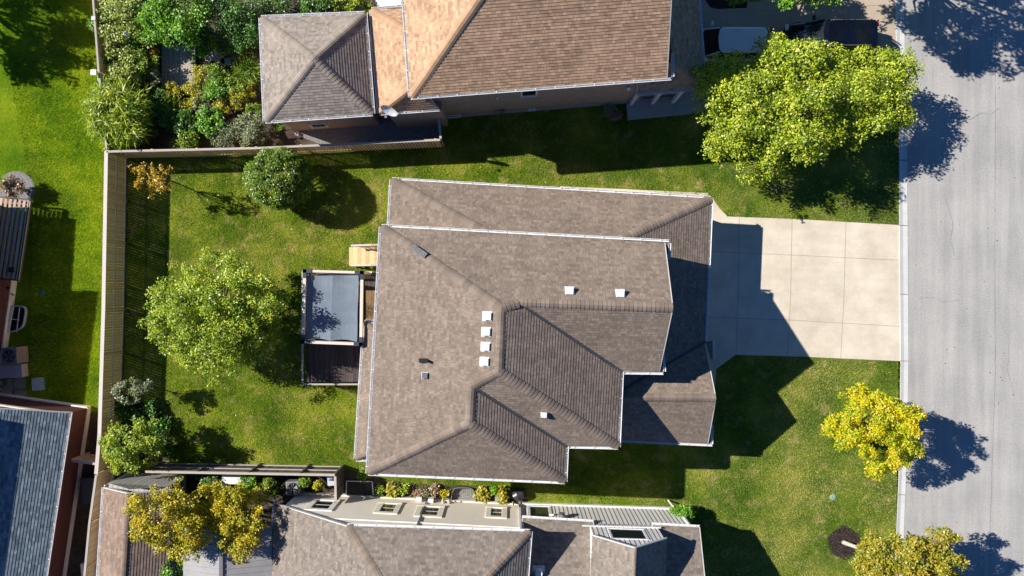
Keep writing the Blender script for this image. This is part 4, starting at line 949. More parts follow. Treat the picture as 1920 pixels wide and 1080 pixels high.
for q in ([a_,b_,d_,c_],[c_,d_,f_,e_]):
    m = MB(); dn_ = Vector((0,0,-.04)); m.poly(q, [(v.y, v.x) for v in q]); m.poly([v+dn_ for v in q][::-1])
    for u, v in zip(q, q[1:]+q[:1]): m.poly([u, v, v+dn_, u+dn_])
    n = int((q[0]-q[1]).length/.3)
    for k in range(n): u = q[0].lerp(q[1], (k+.5)/n); v = q[3].lerp(q[2], (k+.5)/n); m.bar(u+Vector((0,0,.015)), v+Vector((0,0,.015)), .03, .035)
    m.build('roof_panel', m_noise('metal_sheet', (.27,.265,.27), (.33,.32,.325), 2, .5, .5) if 'metal_sheet' not in MATS else MATS['metal_sheet'], MG)
m = MB(); m.bar(c_+Vector((0,0,.03)), d_+Vector((0,0,.03)), .2, .05); m.build('ridge_cap', greym, MG)
for q in (a_, b_, e_, f_): m = MB(); k = 1 if q.x < c_.x else -1; m.bar((q.x+k*.15,q.y+(-.15 if q in (a_, e_) else .15),0), (q.x+k*.15,q.y+(-.15 if q in (a_, e_) else .15),2.45), .12, .12); m.build('post', greym, MG)
WT = thing('white_table', 'white folding table standing against the railed fence', 'table', P(445,880,0))
m = MB(); tp = P(439,898,.85); m.box(tp-Vector((0,0,.05)), 1.42, .62, .05, R(-1)); m.build('tabletop', white, WT, bevel=.02)
for sx in (-1,1):
    for sy in (-1,1): m = MB(); m.box((tp.x+sx*.6, tp.y+sy*.24, 0), .05, .05, .8); m.build('leg', greym, WT)
AD = thing('air_conditioner', 'dark air conditioner at the corner of the stucco house', 'air conditioner', P(556,925,0))
q0 = G(-402,368,.05); m = MB(); m.box(q0, .8, .8, .8, R(4)); m.build('cabinet', m_plain('ac_dark', (.16,.17,.18), .5), AD, bevel=.06)
m = MB(); m.lathe(q0+Vector((0,0,.805)), [(.33,0),(.3,.02),(0,.02)], 20); m.build('fan_well', blackm, AD)
m = MB()
for k in range(5):
    t = k*1.2566; c = q0+Vector((0,0,.84)); m.poly([c, c+Vector((.3*math.cos(t), .3*math.sin(t), .03)), c+Vector((.3*math.cos(t+.7), .3*math.sin(t+.7), 0))])
m.build('fan_blade', greym, AD)
m = MB(); m.box(G(-328,352,0), .55, .55, .95, R(3), 1.1); tag(m.build('waste_bin', m_plain('bin_white', (.5,.5,.52), .5), bevel=.03), 'pale bin in the corner of the railed fence', 'bin')
m = MB(); m.box(G(-331,344,.97), .5, .45, .25, R(20), .6); tag(m.build('rubbish_bag', m_plain('bag_blue', (.32,.40,.58), .35), bevel=.08), 'pale blue bag lying on the bin in the fence corner', 'bag')
m = MB(); m.tube([G(-365,340,.1), G(-358,350,.5), G(-350,362,.15), G(-340,372,.1)], .05, 6); tag(m.build('drain_hose', m_plain('hose_white', (.5,.48,.5), .5)), 'pale corrugated hose curving over the soil near the dark air conditioner', 'hose')
W1 = thing('window_well', 'dark grated window well beside the fence return and stucco wall', 'window well', P(675,915,0))
m = MB(); m.box(P(674,917,0), 1.5, .85, .12, R(-3)); m.build('grate', m_stripe('grate', (.035,.033,.035), (.01,.01,.01), .06, .4, 0, .6), W1)
m = MB(); m.bar(P(650,902,.14), P(698,903,.14), .05, .05); m.bar(P(650,902,.14), P(649,928,.14), .05, .05); m.bar(P(698,903,.14), P(700,930,.14), .05, .05); m.bar(P(646,929,.15), P(702,932,.15), .1, .06); m.build('rim', white, W1)
well('window_well', 'grey window well filled with stones between two yellow hostas', P(846,937,0), P(893,938,0), Vector((0,1,0)), .78, greym, .28, gravel)
BR = thing('garden_barrel', 'black barrel lying at the end of the hosta bed', 'barrel', P(974,930,0))
m = MB(); q = G(13,385,.3); m.tube([q-Vector((.28,.1,0)), q+Vector((-.1,0,.02)), q+Vector((.2,.08,0)), q+Vector((.3,.1,0))], [.24,.3,.3,.25], 14); m.build('barrel_body', m_plain('barrel_black', (.03,.03,.035), .35), BR)
m = MB(); q = G(2,400,.0); m.tube([q, q+Vector((.02,.1,1.2))], .05, 6); m.build('stake', wood_cap, BR)
m = MB(); q = G(-27,392,0); m.box(q, .22, .22, .35); m.box(q+Vector((0,0,.35)), .28, .28, .06); tag(m.build('garden_lantern', m_plain('lantern_grey', (.28,.31,.3), .5)), 'small grey lantern between the two yellow hostas', 'lantern')

# ---------------------------------------------------------------- garden bits
GP = thing('garden_boardwalk', 'weathered board walk through the overgrown garden', 'boardwalk', P(335,125,0))
a_ = P(303,165,.2); b_ = P(365,85,.2); planks('board', a_.x, b_.x, a_.y, b_.y, .2, m_wood('pale_board', (.30,.25,.20), (.48,.42,.36)), GP, .15); m = MB(); m.bar((b_.x,a_.y,.17), (b_.x,b_.y,.17), .05, .15); m.build('edge_board', wood_cap, GP)
GG = thing('gazing_globe', 'white gazing globe standing among pale leaves in the garden', 'garden globe', P(240,68,0))
q = P(238,65,1.6); m = MB(); m.lathe(q, [(0,-.2)]+[(.2*math.cos(t), .2*math.sin(t)) for t in np.linspace(-1.3,1.3,9)]+[(0,.2)], 18); m.build('globe', m_plain('globe_white', (.6,.6,.62), .2), GG); m = MB(); m.tube([(q.x,q.y,0),(q.x,q.y,q.z-.18)], .04); m.build('stand', greym, GG)
m = MB(); q = P(248,92,0); m.lathe(q, [(0,0),(.2,0),(.25,1.0),(.22,1.02),(.1,.9),(0,.9)], 14); tag(m.build('plant_pot', m_plain('pot_blue', (.12,.19,.25), .3)), 'blue glazed pot below the white gazing globe', 'pot')

# ---------------------------------------------------------------- cars in the neighbour's driveway
def car(name, label, x0, yc, L, W, H, paint, hood=1.15, rail=False, rear=.15):
    root = thing(name, label, 'car', Vector((x0+L/2, yc, 0))); m = MB()
    st = [(0,.62,.50),(.10,.84,.66),(.35,.93,.80),(hood,.97,.93),(hood+.5,1.0,.98),(L*.5,1.0,1.0),(L*.75,1.0,1.0),(L-.35,.98,1.02),(L-.08,.92,.95),(L,.80,.80)]
    rings = []
    for s_, w_, zt in st:
        hw = W/2*w_; zb = .28
        rings.append([Vector((x0+s_, yc+y, z)) for y, z in ((-hw*.9,zb),(-hw,zb+.18),(-hw,zt*.78),(-hw*.93,zt*.96),(-hw*.5,zt+.02),(0,zt+.035),(hw*.5,zt+.02),(hw*.93,zt*.96),(hw,zt*.78),(hw,zb+.18),(hw*.9,zb))])
    for A, B in zip(rings, rings[1:]):
        for k in range(len(A)): m.poly([A[k], A[(k+1)%len(A)], B[(k+1)%len(A)], B[k]])
    m.poly(rings[0]); m.poly(rings[-1][::-1]); m.build('body', paint, root, subsurf=2)
    c0 = hood-.05; sl_ = .75; top = H-.04
    def ringc(s_, hw, z): return [Vector((x0+s_, yc-hw, z)), Vector((x0+s_, yc+hw, z))]
    g = MB(); hwb = W/2*.93; hwt = W/2*.76
    lo = [(c0-.02, hwb*.7), (c0+.1, hwb*.92), (c0+.3, hwb), (L-.5, hwb), (L-rear-.1, hwb*.95), (L-rear, hwb*.7)]; hi = [(c0+sl_-.02, hwt*.7), (c0+sl_+.08, hwt*.94), (c0+sl_+.22, hwt), (L-.85, hwt), (L-rear-.42, hwt*.95), (L-rear-.32, hwt*.7)]
    lp = [Vector((x0+s_, yc-h_, .93)) for s_, h_ in lo]+[Vector((x0+s_, yc+h_, .93)) for s_, h_ in lo[::-1]]
    hp_ = [Vector((x0+s_, yc-h_, top)) for s_, h_ in hi]+[Vector((x0+s_, yc+h_, top)) for s_, h_ in hi[::-1]]
    # curve the windscreen
    lp.insert(0, Vector((x0+c0-.12, yc, .95))); hp_.insert(0, Vector((x0+c0+sl_-.08, yc, top+.01)))
    for k in range(len(lp)): j = (k+1)%len(lp); g.poly([lp[k], lp[j], hp_[j], hp_[k]])
    g.build('window', glass, root)
    r = MB(); ce = Vector((x0+(c0+sl_+L-rear)/2, yc, top+.06)); inner = [ce.lerp(v+Vector((0,0,.05)), .86) for v in hp_]
    for k in range(len(hp_)): j = (k+1)%len(hp_); r.poly([hp_[k], hp_[j], inner[j], inner[k]]); r.poly([inner[k], inner[j], ce])
    r.build('roof_panel', paint, root)
    for sgn in (-1,1):
        for a, b in (((c0,hwb*.9),(c0+sl_,hwt*.95)),((L*.52,hwb),(L*.53,hwt)),((L-.55,hwb),(L-.8,hwt)),((L-rear,hwb*.93),(L-rear-.28,hwt*.93))):
            p_ = MB(); p_.bar((x0+a[0], yc+sgn*a[1], .93), (x0+b[0], yc+sgn*b[1], top+.01), .07, .05); p_.build('pillar', paint, root)
        mm = MB(); mm.box((x0+c0+.45, yc+sgn*(W/2+.12), .98), .14, .26, .16); mm.build('mirror', paint, root, bevel=.03)
        hl_ = MB(); hl_.box((x0+.16, yc+sgn*W*.36, .58), .18, .34, .13); hl_.build('headlight', white, root, bevel=.02)
        tl = MB(); tl.box((x0+L-.08, yc+sgn*W*.40, .72), .12, .22, .3); tl.build('tail_light', m_plain('lamp_red', (.35,.02,.02), .2) if 'lamp_red' not in MATS else MATS['lamp_red'], root)
        if rail:
            rl = MB(); rl.tube([(x0+c0+sl_+.3, yc+sgn*hwt*.92, top+.04), (x0+c0+sl_+.45, yc+sgn*hwt*.92, top+.1), (x0+L-.9, yc+sgn*hwt*.92, top+.1), (x0+L-.8, yc+sgn*hwt*.92, top+.04)], .022); rl.build('roof_rail', greym, root)
        for s_ in (.85, L-.95):
            wh = MB(); q = Vector((x0+s_, yc+sgn*(W/2-.10), .33)); wh.tube([q-Vector((0,.11,0)), q+Vector((0,.11,0))], .33, 20); wo = wh.build('wheel', blackm, root)
            rm = MB(); rm.tube([q+Vector((0,sgn*.08,0)), q+Vector((0,sgn*.125,0))], .2, 16); rm.build('rim', greym, wo)
    return root
paint_w = m_plain('paint_white', (.72,.76,.79), .25, .5, 0, .6); paint_b = m_plain('paint_navy', (.003,.005,.014), .14, .4, .0, .3)
k = car('parked_car', 'pale silver hatchback parked nose first against the tan house garage', G(321,0).x, G(0,-448).y, 4.75, 1.86, 1.48, paint_w, .95)
k = car('parked_van', 'dark navy minivan with roof rails parked behind the silver hatchback', G(502,0).x, G(0,-457).y, 5.15, 1.98, 1.76, paint_b, 1.1, True)

# ---------------------------------------------------------------- trees
tree('shade_tree', 'largest yellow green tree beside the road and parked cars', 'tree', P(1475,235,0), [(1405,190,3.8,3.1,2.5,1.8),(1395,262,3.0,2.6,2.1,1.4),(1500,120,3.9,2.4,1.3,1.5),(1490,225,4.2,2.9,2.4,1.7),(1355,145,3.4,1.8,1.4,1.2),(1610,170,3.4,2.7,2.4,1.6),(1670,130,2.9,1.5,1.4,1.2),(1560,235,3.2,2.0,1.3,1.2),(1655,215,2.6,1.9,1.1,1.0),(1450,320,2.3,1.1,.9,.8),(1450,95,2.8,1.5,.9,.9)], leaf_big, 300, .60, 190, .125, 11, .2, limbs=46)
tree('street_tree', 'bright yellow tree at the kerb on the front lawn', 'tree', P(1580,795,0), [(1640,798,4.2,2.0,1.7,1.6),(1658,838,3.8,1.7,1.4,1.3),(1578,795,3.2,1.2,.7,.9),(1603,745,3.6,.75,.8,.8),(1678,780,4.0,1.5,1.0,1.1),(1590,825,3.2,1.0,.5,.8),(1652,870,3.4,.9,.8,.7),(1560,803,2.8,.6,.4,.5)], leaf_yel, 120, .40, 190, .11, 12, .1, limbs=22)
tree('street_tree', 'olive bronze tree growing from the dark mulch ring at the bottom right', 'tree', P(1581,1017,0), [(1712,1066,4.2,2.6,1.9,1.7),(1655,1038,3.4,1.9,1.2,1.1),(1622,1045,3.0,1.1,.8,.8),(1690,1030,3.8,1.4,1.0,1.0),(1770,1060,4.2,1.5,1.2,1.1),(1750,1020,4.0,1.3,.9,.9),(1680,1120,4.4,2.6,2.0,1.6),(1740,1010,3.8,.7,.6,.6)], leaf_bronze, 150, .42, 170, .12, 13, .1, barkm=barkpale, limbs=22, stemh=.55)
tree('maple_tree', 'round lime green tree in the middle of the backyard', 'tree', P(425,590,0), [(400,590,3.6,3.3,3.1,2.1),(350,610,2.8,1.9,1.8,1.3),(455,580,3.9,2.3,2.4,1.8),(410,500,2.8,1.8,1.1,1.1),(470,620,2.8,1.7,1.9,1.4),(400,660,2.6,2.1,1.2,1.2),(310,560,2.4,1.0,1.4,.9)], leaf_lime, 240, .50, 200, .11, 14, .14, limbs=34)
tree('topiary_bush', 'dense round clipped bush at the top of the backyard', 'bush', P(538,345,0), [(523,335,1.75,1.80,1.68,1.6)], leaf_box, 330, .25, 150, .075, 15, .12, low=-.8, limbs=12)
tree('young_tree', 'thin orange leaved young tree in the top corner of the backyard', 'tree', P(326,341,0), [(290,330,2.6,1.15,.75,.7),(262,318,2.5,.7,.4,.4),(305,345,2.2,.9,.5,.5),(262,345,2.3,.4,.25,.3),(285,360,1.9,.18,.4,.3)], leaf_orange, 40, .19, 30, .10, 16, .035, limbs=22)
tree('young_tree', 'pale leaved bush on thin stems leaning over the long board fence', 'tree', P(283,724,0), [(243,732,2.1,.95,.75,.55),(270,722,1.8,.7,.5,.4)], leaf_sage, 34, .2, 70, .09, 17, .035, limbs=12)
tree('young_tree', 'fresh lime green tree in the corner where the fences meet', 'tree', P(268,835,0), [(250,832,2.4,1.75,1.35,1.2),(215,850,2.0,.9,.7,.6),(240,870,1.9,1.2,.6,.6),(285,815,2.0,.9,1.0,.7)], leaf_lime, 90, .30, 120, .10, 18, .06, limbs=20)
tree('golden_tree', 'golden yellow tree spreading over the brown shed roof', 'tree', P(345,930,0), [(300,965,4.2,1.9,1.6,1.3),(345,935,3.8,1.3,1.0,1.0),(330,1000,4.2,1.5,1.2,1.1),(365,990,3.8,1.2,1.4,1.0),(340,1030,4.0,.8,.7,.7)], leaf_gold, 120, .36, 130, .105, 19, .1, limbs=26)
tree('golden_tree', 'golden green tree over the metal gazebo roof beside the stucco house', 'tree', P(468,930,0), [(440,965,3.3,1.8,1.5,1.1),(448,1010,3.4,1.3,1.1,.9),(468,932,2.6,1.1,.9,.8),(420,940,3.2,1.2,1.0,.9),(400,925,2.6,.8,.6,.6)], leaf_gold, 110, .36, 130, .105, 20, .1, limbs=26)
tree('street_tree', 'tall tree beyond the top edge shading the road', 'tree', G(700,-610,0), [(G(672,-560,5.6),3.6,3.0,1.6),(G(610,-540,5.0),2.4,1.8,1.3),(G(740,-600,5.6),3.0,2.4,1.5),(G(560,-575,4.6),2.2,1.6,1.2)], leaf_big, 150, .5, 120, .16, 21, .2, limbs=24)
tree('small_tree', 'light green tree at the top edge above the neighbour driveway', 'tree', P(1470,-40,0), [(1470,-26,2.8,2.6,1.2,1.0),(1400,-22,2.6,1.4,1.0,.8),(1540,-20,2.6,1.2,.9,.7),(1470,-60,3.2,2.0,1.5,1.1)], leaf_green, 130, .34, 120, .12, 22, .08, limbs=16)
tree('yard_tree', 'tree beyond the top left corner shading the vivid lawn', 'tree', G(-1080,-560,0), [(G(-1110,-570,5.6),3.6,3.2,1.7),(G(-1040,-590,5.0),2.6,2.2,1.4),(G(-1120,-500,5.0),2.4,1.6,1.3)], leaf_green, 110, .5, 95, .18, 23, .18, limbs=20)
shrub('boxwood', 'dense green clipped shrub at the corner of the siding wall', 1277,963, 1.0, .68, .6, leaf_green, 31, 40, 190, .07, .2, 'shrub', ry=.5, low=-.8)
shrub('shrub', 'brown and lime shrub in the round gravel bed at the left edge', 26,352, .8, .75, .5, leaf_dry, 32, 18, 70, .12, .22)
shrub('shrub', 'lime leaved plant at the very left edge of the gravel bed', 6,345, .9, .4, .35, leaf_lime, 33, 8, 60, .12, .18)
# shaded corner bed
for i, (px, py, r, lb) in enumerate(((245,782,.7,'dark leafy plant under the pale stemmed bush'),(285,770,.6,'broad leaved dark plant at the lawn edge of the corner bed'),(300,800,.65,'dark plant right of the lime green corner tree'),(318,838,.6,'low dark plant where the corner bed meets the lawn'),(225,760,.5,'small dark plant against the long board fence'))):
    shrub('border_plant', lb, px, py, .35, r, .3, leaf_dark, 40+i, 12, 50, .16, .24, 'plant', 'dark plants in the corner bed')
# overgrown garden
gl = [
 ('shrub','large pale leaved shrub in the top left of the garden',232,38,1.7,1.55,1.1,leaf_pale,46,120,.13,1,.6),
 ('shrub','pale variegated shrub just below the gazing globe',222,98,1.3,1.05,.8,leaf_pale,26,100,.12,1,.6),
 ('shrub','bright green tall shrub at the top of the garden',335,22,3.0,1.9,1.3,leaf_green,60,130,.12,1,.6),
 ('shrub','green shrub overhanging the garden boardwalk from above',300,40,2.4,1.3,1.0,leaf_green,34,120,.11,1,.6),
 ('shrub','dark shaded shrub at the top between boardwalk and pavilion',405,15,2.4,1.4,1.1,leaf_dark,36,110,.11,1,.6),
 ('shrub','dark evergreen shrub touching the pavilion corner',455,45,2.2,1.4,1.2,leaf_dark,40,120,.10,1,.6),
 ('shrub','dark green shrub left of the flagstones, upper row',365,60,1.5,.9,.8,leaf_dark,20,110,.10,1,.6),
 ('shrub','yellow tinged shrub above the flagstones',412,80,1.2,.75,.6,leaf_lime,16,90,.09,1,.6),
 ('shrub','fresh green shrub right above the flagstones',432,88,1.1,.6,.5,leaf_maple,12,90,.09,1,.6),
 ('shrub','olive shrub beside the left end of the boardwalk',275,120,1.2,.8,.7,leaf_maple,18,90,.10,1,.6),
 ('shrub','pale cream leaved shrub against the fence in mid garden',240,138,1.3,1.2,.8,leaf_pale,34,120,.12,1,.6),
 ('shrub','grey green sage shrub left of the boardwalk foot',292,145,.9,.65,.5,leaf_sage,14,90,.08,1,.6),
 ('shrub','silvery plant near the blue glazed pot',268,96,1.0,.5,.4,leaf_sage,10,70,.09,1,.6),
 ('shrub','orange gold plant beside the silvery plant',285,100,1.0,.38,.35,leaf_orange,8,60,.08,1,.6),
 ('shrub','olive plant along the fence above the feathery shrub',205,150,1.0,.6,.5,leaf_maple,12,80,.10,1,.6),
 ('shrub','feathery light green shrub spilling over the fence onto the lawn',222,210,2.2,1.8,1.0,leaf_lime,60,110,.30,1.3,.16),
 ('shrub','low feathery lime shrub at the fence corner',225,262,1.6,.85,.6,leaf_lime,22,80,.24,1.3,.18),
 ('shrub','dark green shrub in the lower middle of the garden',290,225,1.2,1.2,.8,leaf_dark,30,100,.11,1,.6),
 ('shrub','small yellow green shrub above the corner of the fence',262,250,1.0,.8,.5,leaf_maple,16,90,.10,1,.6),
 ('goldenrod','yellow flowering clump at the foot of the boardwalk',378,135,.9,.55,.4,leaf_gr_yel,14,80,.07,1,.6),
 ('goldenrod','yellow flowering clump left of the foot of the boardwalk',322,172,.9,.55,.4,leaf_gr_yel,14,80,.07,1,.6),
 ('goldenrod','long drift of yellow flowers in the garden centre',355,182,.95,.8,.45,leaf_gr_yel,20,90,.07,1,.6),
 ('goldenrod','gold flower clump below the flagstones',370,158,.9,.5,.4,leaf_gr_yel,12,80,.07,1,.6),
 ('goldenrod','broad yellow flower drift by the pavilion wall',448,182,.9,.75,.45,leaf_gr_yel,20,90,.07,1,.6),
 ('goldenrod','yellow flower clump nearest the pavilion gutter',475,168,.9,.45,.4,leaf_gr_yel,10,80,.07,1,.6),
 ('goldenrod','yellow flower patch lowest in the garden centre',418,200,.9,.6,.4,leaf_gr_yel,14,80,.07,1,.6),
 ('shrub','mid green leafy clump under the flagstones',408,140,1.0,.75,.5,leaf_maple,18,90,.09,1,.6),
 ('shrub','green leafy clump in the very centre of the flower drifts',405,168,1.0,.8,.5,leaf_green,18,90,.09,1,.6),
 ('shrub','green clump right of the flower drifts',440,160,1.0,.7,.5,leaf_maple,16,90,.09,1,.6),
 ('shrub','bluish green clump left of the flower drifts',375,195,1.0,.6,.5,leaf_sage,12,90,.08,1,.6),
 ('shrub','bright green shrub below the flower drifts',395,228,1.2,.95,.6,leaf_green,26,110,.11,1,.6),
 ('shrub','green shrub left of the bright green one',345,232,1.2,.9,.6,leaf_dark,22,100,.11,1,.6),
 ('shrub','grey green bush by the south fence, left of two',420,250,1.1,.9,.55,leaf_sage,24,120,.07,1,.6),
 ('shrub','grey green bush by the south fence below the pavilion corner',470,242,1.2,1.0,.6,leaf_sage,28,120,.08,1,.6),
 ('shrub','olive bush between pavilion and grey green bush',478,212,1.1,.55,.5,leaf_maple,12,100,.08,1,.6),
 ('shrub','small yellow green tuft left of the gravel strip',522,238,.7,.35,.3,leaf_maple,8,60,.08,1,.6),
 ('ornamental_grass','brown ornamental grass above the flagstones',455,88,.9,.75,.4,leaf_straw,12,90,.5,1.3,.05),
 ('ornamental_grass','green ornamental grass by the pavilion gutter',462,135,.9,.75,.4,leaf_maple,12,90,.5,1.3,.06),
 ('shrub','low green cover at the left foot of the boardwalk',300,190,.8,.8,.4,leaf_dark,16,80,.10,1,.6),
 ('shrub','green shrub at the top edge beside the storage box',655,4,1.4,.8,.6,leaf_lime,16,90,.11,1,.6),
 ('shrub','dark green hedge plant above the pavilion roof',590,-2,1.4,1.3,.7,leaf_dark,24,100,.11,1,.6),
 ('shrub','yellow green leafy plant against the top of the pavilion',690,12,1.0,.45,.4,leaf_lime,8,80,.10,1,.6),
 ('shrub','dark leafy hedge plant above the pavilion left corner',515,2,1.6,1.2,.8,leaf_dark,24,100,.11,1,.6),
]
gl += [
 ('shrub','light green shrub between boardwalk and fence near the top',262,72,1.5,.9,.7,leaf_maple,22,100,.10,1,.6),
 ('shrub','lime shrub beside the boardwalk and the dark lower shrub',318,205,1.0,.8,.5,leaf_maple,20,100,.10,1,.6),
 ('shrub','green shrub against the garden fence beside the upper lamp',196,50,1.3,.8,.6,leaf_green,18,100,.10,1,.6),
 ('shrub','leafy green shrub near the lower fence lamp',200,118,1.2,.7,.6,leaf_maple,16,100,.10,1,.6),
 ('shrub','green leaves beside the top of the boardwalk and dark shrubs',375,88,1.2,.7,.5,leaf_green,16,90,.10,1,.6),
 ('shrub','lime tinted shrub below the dark lower shrub at the south fence',350,262,1.1,.9,.5,leaf_maple,20,100,.10,1,.6)]
for i, (nm, lb, px, py, h, r, rz, mt, n, per, lf, shp, thn) in enumerate(gl):
    shrub(nm, lb, px, py, h*.8, r, rz, mt, 100+i, n, int(per*1.1), lf, r*.33, 'grass plant' if nm == 'ornamental_grass' else ('flower' if nm == 'goldenrod' else 'shrub'), None, shp, thn, low=-.5)
# side bed by the stucco house
hl2 = [(712,918,.35,leaf_maple,'small olive plant right of the grated window well'),(735,919,.45,leaf_hosta,'yellow hosta, leftmost in the bed along the stucco wall'),(757,918,.45,leaf_lime,'lime hosta beside the leftmost yellow hosta'),(785,922,.42,leaf_dry,'dry pinkish plant left of the white wall pipes'),(812,922,.45,leaf_dry,'dry pinkish plant right of the white wall pipes'),(834,924,.3,leaf_gold,'small golden plant left of the stone window well'),(906,926,.48,leaf_hosta,'yellow hosta just right of the stone window well'),(942,927,.5,leaf_hosta,'yellow hosta beside the black barrel'),(927,920,.25,leaf_green,'small green plant behind the grey lantern'),(799,924,.22,leaf_sage,'small sage plant in front of the white wall pipes'),(682,890,.35,leaf_maple,'weedy plant at the fence return corner'),(1138,205,.5,leaf_sage,'grey green plant in shade beside the porch slab'),(1152,215,.45,leaf_dry,'dry brown plant in shade beside the porch slab')]
for i, (px, py, r, mt, lb) in enumerate(hl2):
    shrub('bedding_plant', lb, px, py, .25, r, .22, mt, 200+i, 9, 34, .17 if mt is leaf_hosta else .1, r*.45, 'plant', None, 1, .62, low=0)
for i, (px, py, r, mt, lb) in enumerate(((400,905,.6,leaf_dark,'dark green shrub under the left golden tree'),(505,915,.7,leaf_maple,'olive shrub against the railed fence'),(572,900,.38,leaf_maple,'green shrub behind the dark air conditioner'),(598,908,.28,leaf_gr_yel,'yellow weeds below the railed fence'),(470,905,.6,leaf_green,'green shrub beside the white folding table'),(330,905,.5,leaf_sage,'pale vine trailing over the shed wall'),(325,1060,.9,leaf_green,'dark conifer at the bottom edge by the shed'))):
    shrub('yard_shrub', lb, px, py, .8 if i < 6 else 1.6, r, .5 if i < 6 else 1.1, mt, 230+i, 18, 80, .09, r*.35, 'shrub')

# ---------------------------------------------------------------- grass blades and fallen leaves
def inpoly(x, y, poly):
    c = np.zeros(len(x), bool); n = len(poly)
    for i in range(n):
        x1, y1 = poly[i].x, poly[i].y; x2, y2 = poly[(i+1)%n].x, poly[(i+1)%n].y
        if y1 == y2: continue
        c ^= ((y1 > y) != (y2 > y)) & (x < (x2-x1)*(y-y1)/(y2-y1)+x1)
    return c
def blades(name, label, incl, excl, n, mat, seed, ln=.10, wd=.022, flat=.75, kind='stuff', cat='grass'):
    rng = np.random.default_rng(seed); xs = [p.x for q in incl for p in q]; ys = [p.y for q in incl for p in q]
    x = rng.uniform(min(xs), max(xs), n*3); y = rng.uniform(min(ys), max(ys), n*3)
    ok = np.zeros(len(x), bool)
    for q in incl: ok |= inpoly(x, y, q)
    for q in excl: ok &= ~inpoly(x, y, q)
    x = x[ok][:n]; y = y[ok][:n]; N = len(x); z0 = .016 if name == 'mulch_chips' else .004
    a = rng.uniform(0, 2*np.pi, N); L = ln*rng.uniform(.5, 1.4, N); t = rng.uniform(.15, flat*1.5, N)
    dx = np.cos(a)*np.sin(t)*L; dy = np.sin(a)*np.sin(t)*L; dz = np.cos(t)*L*.8
    px_, py_ = -np.sin(a)*wd/2, np.cos(a)*wd/2
    v = np.zeros((N,3,3), np.float32); v[:,0] = np.stack([x+px_, y+py_, np.full(N,z0)], 1); v[:,1] = np.stack([x-px_, y-py_, np.full(N,z0)], 1); v[:,2] = np.stack([x+dx, y+dy, dz+.006+z0], 1)
    me = bpy.data.meshes.new(name); me.vertices.add(3*N); me.vertices.foreach_set('co', v.ravel()); me.loops.add(3*N); me.loops.foreach_set('vertex_index', np.arange(3*N, dtype=np.int32))
    me.polygons.add(N); me.polygons.foreach_set('loop_start', np.arange(0, 3*N, 3, dtype=np.int32)); me.update(calc_edges=True); me.materials.append(mat)
    o = link(bpy.data.objects.new(name, me)); return tag(o, label, cat, None, kind)
def m_blade(name, cols, dry, th=.60):
    s = NT(name, .7, .25); r = s.n('NewGeometry'); rnd = r.outputs['Random Per Island']; g = r.outputs['Position']
    f = s.noise(g, .35, 5, .6); f2 = s.noise(g, 3, 4, .65)
    t = clampf(s, s.math('ADD', s.math('MULTIPLY', rnd, .45), s.math('ADD', s.math('MULTIPLY', s.math('SUBTRACT', f, .42), 1.5), s.math('MULTIPLY', s.math('SUBTRACT', f2, .4), 1.0))))
    c = s.ramp(t, [(i/(len(cols)-1), q) for i, q in enumerate(cols)])
    dm = clampf(s, s.math('MULTIPLY', s.math('SUBTRACT', s.noise(g, 1.1, 6, .72), th), 6.0))
    c = s.mix(s.math('MULTIPLY', dm, .75), c, dry)
    big = clampf(s, s.math('MULTIPLY', s.math('SUBTRACT', s.noise(g, .16, 3, .5), .47), 6.0)); c = s.mix(s.math('MULTIPLY', big, .42), c, dry)
    x = s.sep(g); mow = s.math('SINE', s.math('MULTIPLY', s.math('ADD', x[1], s.math('MULTIPLY', f, .7)), 5.4))
    c = s.mix(s.math('ADD', .5, s.math('MULTIPLY', mow, .5)), s.mix(1.0, c, (.88,.92,.9), 'MULTIPLY'), s.mix(1.0, c, (1.14,1.08,1.0), 'MULTIPLY')); s.col(c)
    tr = s.n('BsdfTranslucent'); s.L(c, tr.inputs[0]); mx = s.n('MixShader'); mx.inputs[0].default_value = .3
    s.L(s.b.outputs[0], mx.inputs[1]); s.L(tr.outputs[0], mx.inputs[2]); s.L(mx.outputs[0], s.t.nodes['Material Output'].inputs[0]); return s.m
bl_m = m_blade('blade_back', [(.04,.13,.005), (.15,.27,.010), (.38,.46,.03), (.66,.62,.11)], (.74,.58,.24), .54)
bl_w = m_blade('blade_vivid', [(.05,.15,.003), (.20,.36,.005), (.42,.56,.010), (.62,.68,.03)], (.40,.36,.05), .68)
bl_f = m_blade('blade_front', [(.04,.12,.008), (.14,.26,.015), (.32,.41,.04), (.58,.56,.12)], (.72,.58,.28), .545)
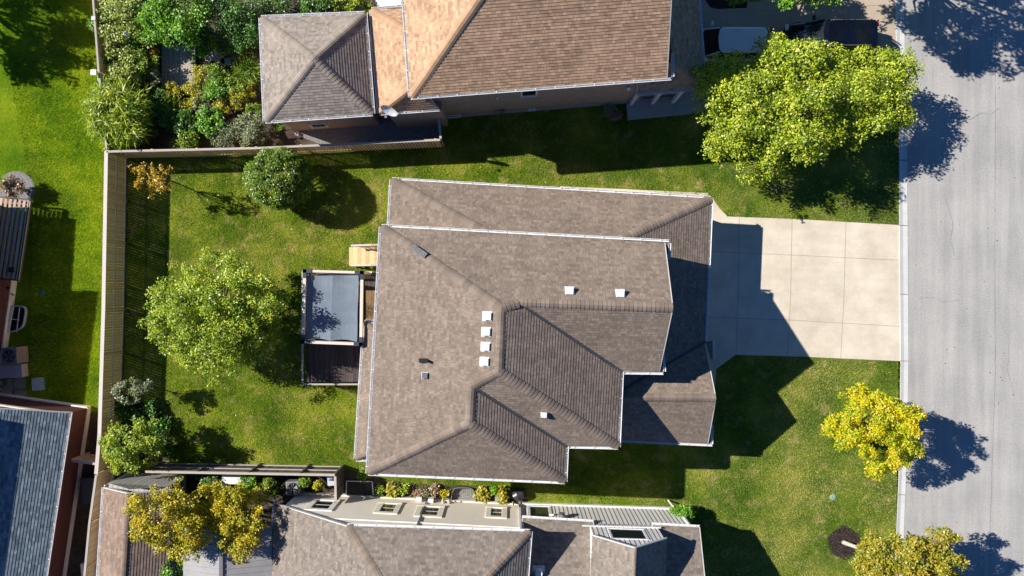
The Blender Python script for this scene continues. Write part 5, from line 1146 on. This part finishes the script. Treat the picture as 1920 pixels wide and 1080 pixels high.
back = PX(238,300, 832,278, 1100,290, 1100,370, 735,345, 730,420, 700,560, 690,900, 640,868, 310,864, 330,800, 300,765, 232,750)
mid = PX(690,880, 1060,900, 1240,850, 1240,950, 980,935, 690,905)
front = PX(1336,372, 1362,405, 1687,422, 1686,480, 1690,-20, 1690,120, 1300,150, 1180,225, 830,225, 832,300, 1100,345)
front2 = PX(1379,667, 1688,680, 1683,980, 1676,1100, 1300,1100, 1320,990, 1240,950, 1060,930, 1060,880, 1300,850, 1345,745, 1343,694)
wl_ = PX(-10,-20, 206,-20, 222,150, 236,292, 231,580, 222,772, 168,772, 20,755, 55,700, 60,560, 62,400)
mr = [Vector((P(1582,1017).x+.88*math.cos(t), P(1582,1017).y+.88*math.sin(t), 0)) for t in np.linspace(0, 6.2, 20)]
gb_ = [Vector((P(30,357).x+1.05*math.cos(t), P(30,357).y+1.05*math.sin(t), 0)) for t in np.linspace(0, 6.2, 20)]
dkp = PX(577,525, 700,525, 700,700, 577,700)
blades('grass', 'mown grass of the backyard', [back, mid], [PX(205,765, 300,765, 335,865, 205,870), dkp], 105000, bl_m, 51)
blades('grass', 'mown grass of the front lawn', [front, front2], [mr, dv, PX(1173,185, 1330,150, 1330,215, 1176,226)], 120000, bl_f, 52)
blades('grass', 'vivid grass of the left lawn', [wl_], [gb_], 75000, bl_w, 53, .12)
lf_m = m_leaf('leaf_fallen', [(.35,.27,.12), (.55,.45,.25), (.5,.35,.1)])
blades('fallen_leaves', 'scattered small fallen leaves on the lawns', [back, front2], [mr, dkp], 1100, lf_m, 54, .09, .07, 1.0, cat='leaves')
blades('mulch_chips', 'loose bark chips in the dark mulch ring', [[Vector((P(1582,1017).x+(.92+.07*math.sin(5*t))*math.cos(t), P(1582,1017).y+(.92+.07*math.cos(4*t))*math.sin(t), 0)) for t in np.linspace(0, 6.2, 30)]], [], 2600, m_noise('bark_chip', (.018,.014,.013), (.10,.075,.06), 9, .9), 55, .09, .035, 1.0, cat='mulch')
# stones inside the garden and window well, crowns of dry leaves under the trees
